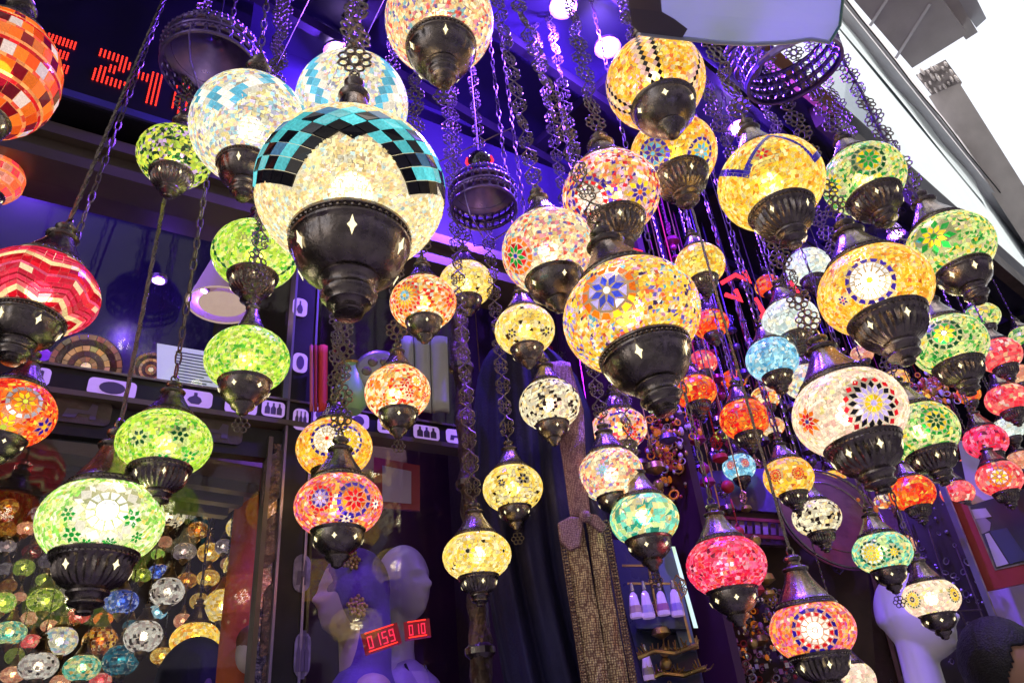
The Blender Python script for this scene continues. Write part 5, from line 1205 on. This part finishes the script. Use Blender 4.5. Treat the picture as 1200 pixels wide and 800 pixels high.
cbox('shelf', cab, [(752, 800), (815, 800), (819, 812), (756, 812)], -.0, .09)
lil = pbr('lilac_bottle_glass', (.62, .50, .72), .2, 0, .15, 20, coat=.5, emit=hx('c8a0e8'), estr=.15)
for i, (x, y) in enumerate(((743, 704), (757, 703), (775, 702), (791, 701), (758, 776))):
    Tb = frame_at(x, y, 1.93); lab = ['lilac perfume bottle at the left end of the cabinet shelf', 'lilac perfume bottle second from left on the cabinet shelf', 'lilac perfume bottle behind the hanging pendant', 'lilac perfume bottle at the right end of the cabinet shelf', 'lilac perfume bottle on the lower cabinet shelf beside gold branches'][i]
    b = thing('perfume_bottle', Tb, lab, 'bottle', 'perfume bottles in the cabinet')
    g = G(); g.lathe([(.016, -.042), (.017, -.036), (.010, .015), (.005, .022)], 8); obj('body', autosmooth(g.mesh('body', lil), 30), None, b)
    g = G(); g.lathe([(.0165, -.030), (.0150, -.012)], 8, cap=False); g.obj('paper_label', pbr('bottle_label%d' % i, [(.75, .6, .35), (.7, .7, .75), (.6, .25, .35), (.5, .45, .7), (.7, .6, .5)][i], .5), b)
    b.scale = (1, 1, [1, 1.08, .95, 1.05, 1][i])
    g = G(); g.lathe([(.005, .023), (.006, .026), (.004, .045), (.001, .047)], 8); g.obj('stopper', pbr('silver_stopper', (.6, .55, .6), .25, .8), b)
for i, (x0_, y0_, n_, lb) in enumerate(((782, 766, 13, 'upper gold coral branch ornament inside the cabinet'), (792, 792, 15, 'lower gold coral branch ornament inside the cabinet'))):
    Tb = frame_at(x0_, y0_, 1.90); e = thing('coral_ornament', Tb, lb, 'ornament'); g = G(); r2 = random.Random(i+3)
    g.tube([(-.075, 0, 0), (-.03, -.01, .01), (.02, 0, 0), (.08, -.01, .012)], .006, n=6)
    for k in range(n_*3):
        x = r2.uniform(-.075, .08); a = r2.uniform(.3, 2.8); l = r2.uniform(.015, .04)
        g.tube([(x, 0, .004), (x+l*.5*math.cos(a), r2.uniform(-.01, .01), l*.5*math.sin(a)), (x+l*math.cos(a)*.8, r2.uniform(-.02, .01), l*math.sin(a))], .0026, n=4, taper=[1, .8, .5])
    tag(g.obj('branches', goldm, e), kind='stuff')

# ---- trinket stall: trays of small jewellery and crystals
tm = [pbr('amber_bead', (.55, .20, .04), .2, .2, emit=hx('ff8a20'), estr=.12), goldm, pbr('silver_charm', (.6, .6, .65), .2, .8), pbr('pink_crystal', (.6, .25, .32), .15, coat=.6), pbr('dark_bead', (.05, .03, .04), .2, coat=.5), pbr('red_coral_bead', (.5, .05, .04), .3, coat=.4), pbr('pale_crystal', (.75, .72, .78), .12, coat=.6)]  # faint amber bead emission paints in small glints
T = frame_at(870, 760, 2.35); tt = thing('trinket_rack', T, 'rack crowded with amber, silver and crystal trinkets under the pink lamp', 'trinket rack')
cbox('rack_board', M['darkwood'], [(806, 560), (1010, 560), (1030, 840), (822, 840)], .10, .02, tt)
r2 = random.Random(9)
for q, mt in enumerate(tm):
    g = G()
    for k in range(90):
        px = r2.uniform(812, 935); py = r2.uniform(690, 815)
        if q < 2: px = r2.gauss(838, 13) if r2.random() < .7 else px; py = r2.gauss(735, 35)
        if px > 815+(py-640)*.45+110: continue
        v = inframe(T, px, py, r2.uniform(-.02, .08)); s_ = r2.uniform(.004, .0095)
        if k % 3 == 0: g.ring(v, s_*1.2, s_*1.2, s_*.3, 8, 4)
        elif k % 3 == 1: g.sphere(v, s_, (1, 1, r2.uniform(.8, 1.8)), 7, 5)
        else: g.box(v-Vector((s_, s_, s_))*.7, v+Vector((s_, s_, s_*1.4))*.7)
    tag(g.obj('trinkets', mt, tt), kind='stuff')
for gi, (cx_, cy_, sx_, sy_, n_, lb) in enumerate(((788, 520, 24, 48, 150, 'cluster of amber and gold beads hanging left of the coral lamps'), (800, 590, 20, 26, 90, 'cluster of copper and amber drops above the pink crackled lamp'), (1040, 560, 26, 36, 90, 'gold and red bead cluster under the crimson sunflower lamp'), (1095, 455, 24, 22, 70, 'gold filigree pendants under the middle green lamp'))):
    Tg = frame_at(cx_, cy_, 2.25); e = thing('bead_cluster', Tg, lb, 'bead cluster', 'hanging bead clusters')
    for q, mt in enumerate((tm[0], goldm, tm[5], tm[6])):
        g = G()
        for k in range(n_//3):
            v = inframe(Tg, r2.gauss(cx_, sx_*.55), r2.gauss(cy_, sy_*.5), r2.uniform(-.05, .05)); s_ = r2.uniform(.004, .0085)
            if k % 3: g.sphere(v, s_, (1, 1, r2.uniform(.8, 1.9)), 8, 6)
            else: g.ring(v, s_*1.6, s_*1.9, s_*.35, 9, 4, rot=r2.uniform(0, 3))
        tag(g.obj('beads', mt, e, True), kind='stuff')
    g = G()
    for k in range(5): v = inframe(Tg, cx_+(k-2)*sx_*.4, cy_+sy_*.8, 0); g.tube([v, Vector((v.x, v.y, HC-Tg.translation.z))], .0013, n=4)
    g.obj('cord', M['blackmetal'], e)
# violet shop case with red rails and a row of cards
T = frame_at(850, 600, 2.5); vc = thing('card_case', T, 'violet topped case with two dark red rails and a row of cards', 'display case')
cbox('case_top', pbr('violet_glass_top', (.16, .08, .34), .2, 0, .3, 8, coat=.5), [(800, 553), (905, 548), (915, 600), (795, 592)], .0, .08, vc)
cbox('case_back', pbr('case_back_dark', (.10, .04, .08), .4), [(770, 590), (920, 602), (926, 640), (774, 628)], .03, .03, vc)
for (ya, yb) in ((603, 606.5), (622, 626)):
    cbox('rail', pbr('dark_red_rail', (.35, .04, .08), .3, .2), [(768, ya-4), (922, ya+6), (922, yb+6), (768, yb-4)], -.004, .01, vc)
for k in range(16):
    x = 774+k*9.2; y = 604+k*.6
    cbox('card', pbr('card%d' % (k % 3), [(.5, .3, .5), (.65, .45, .6), (.3, .15, .25)][k % 3], .5), [(x, y), (x+6, y), (x+7, y+14), (x+1, y+14)], .008+.002*(k % 3), .003, vc)
# copper tray
T = frame_at(975, 606, 2.3); ct = thing('copper_tray', T @ Matrix.Rotation(rad(38), 4, 'Z') @ Matrix.Rotation(rad(-14), 4, 'X'), 'large round mauve copper tray hanging behind the small cream lamp', 'tray')
g = G(); g.lathe([(.001, .004), (.12, .003), (.135, -.004), (.155, -.012), (.175, -.010), (.178, -.004), (.16, -.002), (.13, .008), (.001, .010)][::-1], 48, Matrix.Rotation(rad(90), 4, 'X')); obj('dish', autosmooth(g.mesh('dish', pbr('mauve_copper', (.30, .13, .17), .32, .6, .35, 18, bump=.2, bscale=50)), 60), None, ct)
g = G(); g.ring((0, -.006, 0), .175, .175, .004, 48, 5); g.ring((0, -.008, 0), .125, .125, .0025, 48, 5); g.obj('rim', M['bronze'], ct)
# tall wooden door frame pieces
T = frame_at(950, 700, 2.75); wd = thing('wooden_door', T, 'dark mauve wooden door with raised vertical mouldings behind the ringed lamp', 'door')
wm = pbr('mauve_wood', (.17, .08, .09), .4, 0, .45, 12, bump=.2)
cbox('door_leaf', wm, [(890, 540), (1040, 540), (1090, 840), (940, 840)], .04, .04, wd)
for (xa, w_) in ((905, 6), (918, 5), (940, 9), (953, 4), (986, 5), (1000, 8)):
    cbox('moulding', pbr('mauve_moulding', (.30, .15, .18), .35, .1, .3, 20), [(xa, 545), (xa+w_, 545), (xa+w_+78, 840), (xa+78, 840)], .0, .035, wd)
# right edge: post, red frame with picture, lilac and grey boards
T = frame_at(1150, 640, 2.25); pf = thing('picture', T, 'red framed picture of a man in a dark suit at the right edge', 'framed picture')
redm = pbr('deep_red_board', (.42, .02, .03), .4, 0, .1)
cbox('frame', redm, [(1112, 585), (1134, 592), (1166, 668), (1240, 652), (1240, 674), (1153, 693)], 0, .02, pf)
cbox('frame_lip', M['cast'], [(1134, 592), (1136, 592), (1167.5, 666), (1240, 650), (1240, 652), (1166, 668)], -.003, .004, pf)
cbox('picture_ground', pbr('picture_dark', (.03, .03, .06), .3), [(1136, 592), (1240, 560), (1240, 651), (1167, 667)], .008, .004, pf)
cbox('picture_head', pbr('picture_grey', (.35, .33, .34), .4), [(1139, 606), (1152, 604), (1161, 612), (1160, 621), (1150, 626), (1142, 620)], .004, .003, pf)
cbox('picture_hat', pbr('picture_white', (.62, .62, .62), .4), [(1135, 597), (1155, 595), (1162, 605), (1140, 608)], .003, .003, pf)
cbox('picture_shirt', pbr('picture_white', (.62, .62, .62), .4), [(1154, 625), (1159, 624), (1182, 660), (1168, 664)], .003, .003, pf)
cbox('picture_suit', pbr('picture_suit', (.05, .06, .14), .4), [(1142, 622), (1154, 626), (1168, 664), (1163, 664)], .004, .003, pf)
cbox('picture_suit', pbr('picture_suit', (.05, .06, .14), .4), [(1160, 622), (1180, 618), (1205, 655), (1184, 660)], .004, .003, pf)
T = frame_at(1140, 640, 2.22); wpst = thing('window_post', T, 'slanting violet metal post left of the red framed picture', 'post')
cbox('post', pbr('violet_post', (.12, .10, .24), .3, .5), [(1096, 560), (1102, 558), (1182, 760), (1174, 760)], -.01, .03, wpst)
cbox('post_edge', M['cast'], [(1102, 558), (1104, 558), (1184, 760), (1182, 760)], -.013, .03, wpst)
T = frame_at(1180, 710, 2.35); lb_ = thing('lilac_board', T, 'plain lilac white board under the red frame', 'board')
cbox('board', pbr('lilac_white', (.62, .52, .68), .5, 0, .08), [(1150, 692), (1240, 672), (1240, 770), (1184, 765)], 0, .02, lb_)
T = frame_at(1145, 570, 2.6); gb = thing('signboard', T, 'pale green white board behind the pink lamps above the red frame', 'board')
cbox('board', pbr('pale_green_board', (.60, .68, .62), .5, 0, .1), [(1122, 515), (1152, 522), (1178, 612), (1142, 616)], 0, .02, gb)
# dark rack with utensils between mannequin head and post
T = frame_at(1100, 700, 2.6); dr = thing('dark_rack', T, 'dark rack of thin rods behind the white mannequin head', 'rack')
cbox('rack_back', pbr('rack_dark', (.035, .02, .03), .4, 0, .3), [(1010, 540), (1130, 540), (1260, 840), (1040, 840)], .06, .03, dr)
for (xa, ya, xb, yb) in ((1088, 620, 1110, 690), (1110, 716, 1150, 714), (1125, 716, 1142, 756), (1120, 640, 1160, 745), (1060, 600, 1080, 660)):
    g = G(); g.tube([inframe(T, xa, ya, 0), inframe(T, xb, yb, 0)], .003, n=5); g.obj('rod', M['cast'], dr)
g = G()
for k in range(160):
    px, py = r2.uniform(1040, 1180), r2.uniform(560, 800); v = inframe(T, px, py, r2.uniform(-.01, .05)); s_ = r2.uniform(.004, .010)
    g.ring(v, s_, s_*1.4, s_*.3, 7, 3, rot=r2.uniform(0, 3)) if k % 2 else g.sphere(v, s_*.8, n=6, m=4)
tag(g.obj('small_charms', pbr('steel_violet', (.35, .3, .42), .3, .7), dr), kind='stuff')

# ---- person at the lower right
T = face_to(frame_at(1186, 789, 1.78), -28); pe = thing('person', T, 'person with short black hair seen from behind at the bottom right corner', 'person')
g = G(); bust(g, True, .18, True, .055); 
for s_ in (-1, 1):
    g.tube([(-.03, s_*.18, -.32), (-.05, s_*.235, -.55), (.0, s_*.25, -.82)], .048, n=12, taper=[1.1, .85, .6])
    g.tube([(-.02, s_*.08, -.85), (0, s_*.09, -1.25), (-.01, s_*.09, -1.66)], .085, n=14, taper=[1.1, .75, .5])
    g.tube([(-.03, s_*.09, -1.66), (.08, s_*.1, -1.67)], .04, n=10)
    g.sphere((.0, s_*.255, -.88), 1, (.03, .016, .05), 10, 8)
    for q in range(4): g.tube([(.018-.014*q, s_*.256, -.91), (.022-.014*q, s_*.254, -.95), (.018-.014*q, s_*.248, -.975+.004*abs(q-1.5))], .0075, n=6, taper=[1, .9, .7])
    g.tube([(.022, s_*.25, -.87), (.042, s_*.245, -.90), (.045, s_*.24, -.925)], .0085, n=6, taper=[1, .9, .7])
g.tube([(-.02, 0, -.5), (-.02, 0, -.9)], .13, n=18, taper=[.95, 1])
o = g.obj('body', pbr('warm_skin', (.42, .22, .15), .5, 0, .12, 8), pe); remesh(o, .006, 4)
g = G(); n_, m_ = 40, 20; hv = []; hf = []
g.sphere((-.012, 0, .020), 1, (.102, .084, .114), 90, 60)
hm = g.mesh('hair', pbr('black_hair', (.010, .008, .012), .55, 0, .4, 60, bump=.4, bscale=220))
bm = bmesh.new(); bm.from_mesh(hm)
bmesh.ops.delete(bm, geom=[v for v in bm.verts if v.co.z < -.055+max(0, v.co.x)*1.4 or (v.co.x > .055 and v.co.z < .055)], context='VERTS')
for v in bm.verts: v.co += v.normal*random.uniform(-.0006, .0012)
for f in bm.faces: f.smooth = True
bm.to_mesh(hm); bm.free(); o = obj('hair', hm, None, pe); sm = o.modifiers.new('solid', 'SOLIDIFY'); sm.thickness = .012; sm.offset = -1
g = G(); vs = []; fs = []; n_ = 30
for (rx, ry, z) in ((.062, .065, -.235), (.09, .15, -.262), (.115, .215, -.31), (.125, .235, -.37), (.13, .20, -.5), (.14, .19, -.9)):
    for k in range(n_): a = 2*math.pi*k/n_; vs.append((-.03+rx*math.cos(a), ry*math.sin(a), z))
for i in range(5):
    for k in range(n_): fs.append((i*n_+k, i*n_+(k+1) % n_, (i+1)*n_+(k+1) % n_, (i+1)*n_+k))
g.add(vs, fs); o = g.obj('shirt', pbr('dark_shirt', (.04, .04, .06), .8), pe, True); sm = o.modifiers.new('solid', 'SOLIDIFY'); sm.thickness = .008

# ---- unlit openwork lanterns and ring
vm = pbr('violet_tinted_brass', (.30, .20, .55), .3, .85, .4, 25)
def band(g, r, z0_, z1_, n_, tilt=0.0):
    for z_ in (z0_, z1_): g.lathe([(r-.002, z_-.0035), (r+.002, z_-.003), (r+.003, z_), (r+.002, z_+.003), (r-.002, z_+.0035)], 44, cap=False)
    for k in range(n_*2): g.sphere((( r+.002)*math.cos(math.pi*k/n_), (r+.002)*math.sin(math.pi*k/n_), z1_), .0032, n=5, m=4)
    h = (z1_-z0_)/2
    for k in range(n_):
        a = 2*math.pi*k/n_; c0 = Vector((r*math.cos(a), r*math.sin(a), (z0_+z1_)/2)); t = Vector((-math.sin(a), math.cos(a), 0)); wd_ = math.pi*r/n_
        g.tube([c0+t*wd_*math.cos(q*math.pi/4)+Vector((0, 0, h*math.sin(q*math.pi/4))) for q in range(8)], .0022, True, 4)
def lantern(px, py, w_, d, label, bpx, bpy_):
    T = frame_at(px, py, d); e = thing('openwork_lantern', T, label, 'lantern'); r = w_/2/F*d
    for (rr2, z0_, z1_) in ((r*.86, .026, .040), (r, -.004, .014), (r*.97, -.030, -.010)):
        g = G(); band(g, rr2, z0_, z1_, 26); g.obj('openwork_band', vm, e)
    g = G(); g.lathe([(r*.99, .016), (r*.86, .022), (r*.6, .048), (r*.25, .055), (.012, .065), (.010, .075)], 36, cap=False); o = g.obj('dome', vm, e, True)
    for k in range(3):
        a = k*2.09; g = G(); g.tube([(r*math.cos(a), r*math.sin(a), -.01), (r*.98*math.cos(a), r*.98*math.sin(a), -.045), (r*.8*math.cos(a), r*.8*math.sin(a), -.09), (r*.2*math.cos(a), r*.2*math.sin(a), -.12)], .0018, n=5); g.obj('rib', vm, e)
    ball = G(); ball.sphere((0, 0, .105), .030, n=24, m=16); ball.obj('glass_ball', pbr('dark_glass_ball', (.02, .01, .03), .08, 0, coat=1), e, True)
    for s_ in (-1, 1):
        g = G(); g.tube([(s_*.026, -.012, .112), (s_*.030, -.010, .100), (s_*.026, -.012, .088), (s_*.016, -.014, .080)], .0032, n=6); g.obj('ball_reflection', M['redglow'], e)  # red reflection on the ball, painted as glowing arcs
    g = G(); z = .135
    g.tube([(0, 0, .13), (0, 0, HC-T.translation.z)], .002, n=4); g.obj('cord', M['blackmetal'], e)
M['redglow'] = emis('red_reflection_glow', (1, .03, .06), .9)  # emission colour for the painted red reflections
lantern(250, 72, 112, 1.42, 'unlit violet openwork lantern dome above the tall light blue lamp', 252, 22)
lantern(566, 232, 78, 1.62, 'unlit violet openwork lantern between the largest lamp and the speckled cream lamp', 550, 180)
T = frame_at(925, 72, 1.45); rg = thing('openwork_ring', T @ Matrix.Rotation(rad(12), 4, 'X'), 'violet openwork chandelier ring under the frosted glass sheet', 'chandelier ring')
for (z0_, z1_) in ((-.02, .0), (.002, .022), (.024, .044)):
    g = G(); band(g, .092, z0_, z1_, 34); g.obj('openwork_band', vm, rg)
g = G(); g.lathe([(.088, -.03), (.094, -.03), (.094, -.022), (.088, -.022)], 44, cap=False); g.obj('lower_rim', vm, rg)
for k in range(3):
    a = k*2.09+.4; g = G(); g.tube([(.092*math.cos(a), .092*math.sin(a), .04), (.01*math.cos(a), .01*math.sin(a), .22)], .0025, n=5); g.obj('hanger', M['cast'], rg)
T = frame_at(872, 72, 1.5); cr = thing('coil_ornament', T, 'shiny violet coiled metal ornament left of the openwork ring', 'ornament')
for k in range(4):
    g = G(); g.ring((0, 0, .03-k*.02), .026-.002*k, .026-.002*k, .008, 24, 8, plane='xy'); g.obj('coil', vm, cr, True)
# string of ornament running along the facade
g = G(); pts = [P(x, y, 1.5) for x, y in ((975, 52), (990, 75), (1008, 105), (1024, 140), (1040, 170), (1058, 205), (1080, 240))]
g.tube(pts, .0028, n=5)
for a_, b_ in zip(pts, pts[1:]):
    for q in range(3): g.ring(a_.lerp(b_, q/3), .007, .009, .002, 8, 4, rot=q)
tag(g.obj('ornament_string', vm), 'violet metal string of small rings against the white facade', 'string')
# thin wires
for (xa, ya, xb, yb, lb) in ((362, 0, 325, 75, 'thin pale wire slanting beside the tall light blue lamp chain'), (452, -5, 340, 230, 'thin wire behind the cream and light blue lamp'), (600, 150, 470, 210, 'thin wire running down to the largest lamp')):
    g = G(); g.tube([P(xa, ya, 1.5), P(xb, yb, 1.45)], .0012, n=4); tag(g.obj('wire', M['cast']), lb, 'wire')

# ---- back of the right part of the stall
g = G(); g.box((1.48, 1.85, 0), (7.5, 1.95, 3.5)); st('stall_back_wall', g, pbr('stall_wall', (.035, .018, .018), .45, 0, .5, 4, bump=.2))
g = G(); g.box((7.4, .2, 0), (7.5, 1.9, 3.5)); st('stall_end_wall', g, iw)
# hanging filigree ornaments crowding the space behind the lamps
ornm = [vm, M['bronze'], M['cast'], pbr('magenta_metal', (.5, .05, .22), .3, .6), goldm, pbr('red_tassel', (.5, .02, .03), .5)]
r2 = random.Random(31)
for q, mt in enumerate(ornm):
    g = G()
    for k in range(34 if q < 3 else 22):
        x = r2.uniform(1.6, 4.6) if q != 4 else r2.uniform(1.3, 3.2); y = r2.uniform(1.05, 1.75); z = r2.uniform(2.35, 3.45) if q != 4 else r2.uniform(1.9, 2.7)
        for j in range(r2.randint(3, 9)):
            s_ = r2.uniform(.02, .045); a = r2.uniform(0, 3.14); zz_ = z-j*s_*1.5
            pl = PLATES[r2.randint(0, 1)]; Tm = Matrix.Translation((x, y, zz_)) @ Matrix.Rotation(a, 4, 'Z') @ Matrix.Diagonal((s_*1.4, s_*1.4, s_*1.4, 1))
            if j % 3 == 2: g.sphere((x, y, zz_), s_*.4, n=12, m=8)
            elif j % 3 == 1: g.lathe([(.1*s_, .4*s_), (.6*s_, .2*s_), (.7*s_, -.2*s_), (.2*s_, -.5*s_)], 16, Matrix.Translation((x, y, zz_)))
            else: g.add([Tm @ v.co for v in pl.vertices], [tuple(p.vertices) for p in pl.polygons])
        g.tube([(x, y, z), (x+.01, y, HC)], .0025, n=4)
    tag(obj('hanging_ornaments', autosmooth(g.mesh('hanging_ornaments', mt), 50)), ['violet tinted filigree ornaments crowding behind the right lamps', 'bronze filigree ornaments crowding behind the right lamps', 'grey cast ornaments crowding behind the right lamps', 'magenta metal ornaments behind the right lamps', 'gold ornaments and leaves left of the trinket rack', 'dark red tassels behind the right lamps'][q], 'ornaments', kind='stuff')
# red reflections behind the lamps, painted as glowing strips
for i, (pts_, lb) in enumerate((([(700, 318), (715, 300), (738, 292), (752, 296)], 'glowing strip for a red reflection left of the small yellow lamp'), ([(845, 332), (862, 322), (880, 330), (872, 318)], 'glowing strip for a red reflection right of the small yellow lamp'), ([(885, 350), (895, 366), (890, 378)], 'short glowing strip for a red reflection left of the plain white lamp'), ([(850, 345), (870, 352), (862, 340)], 'curled glowing strip for a red reflection above the small orange lamp'), ([(925, 330), (936, 345), (930, 360)], 'glowing strip for a red reflection above the plain white lamp'))):
    T = frame_at(pts_[0][0], pts_[0][1], 2.1); e = thing('reflection_strip', T, lb, 'red reflection'); g = G(); g.tube([inframe(T, x, y) for x, y in pts_], .007, n=6); g.obj('tube', M['redglow'], e)
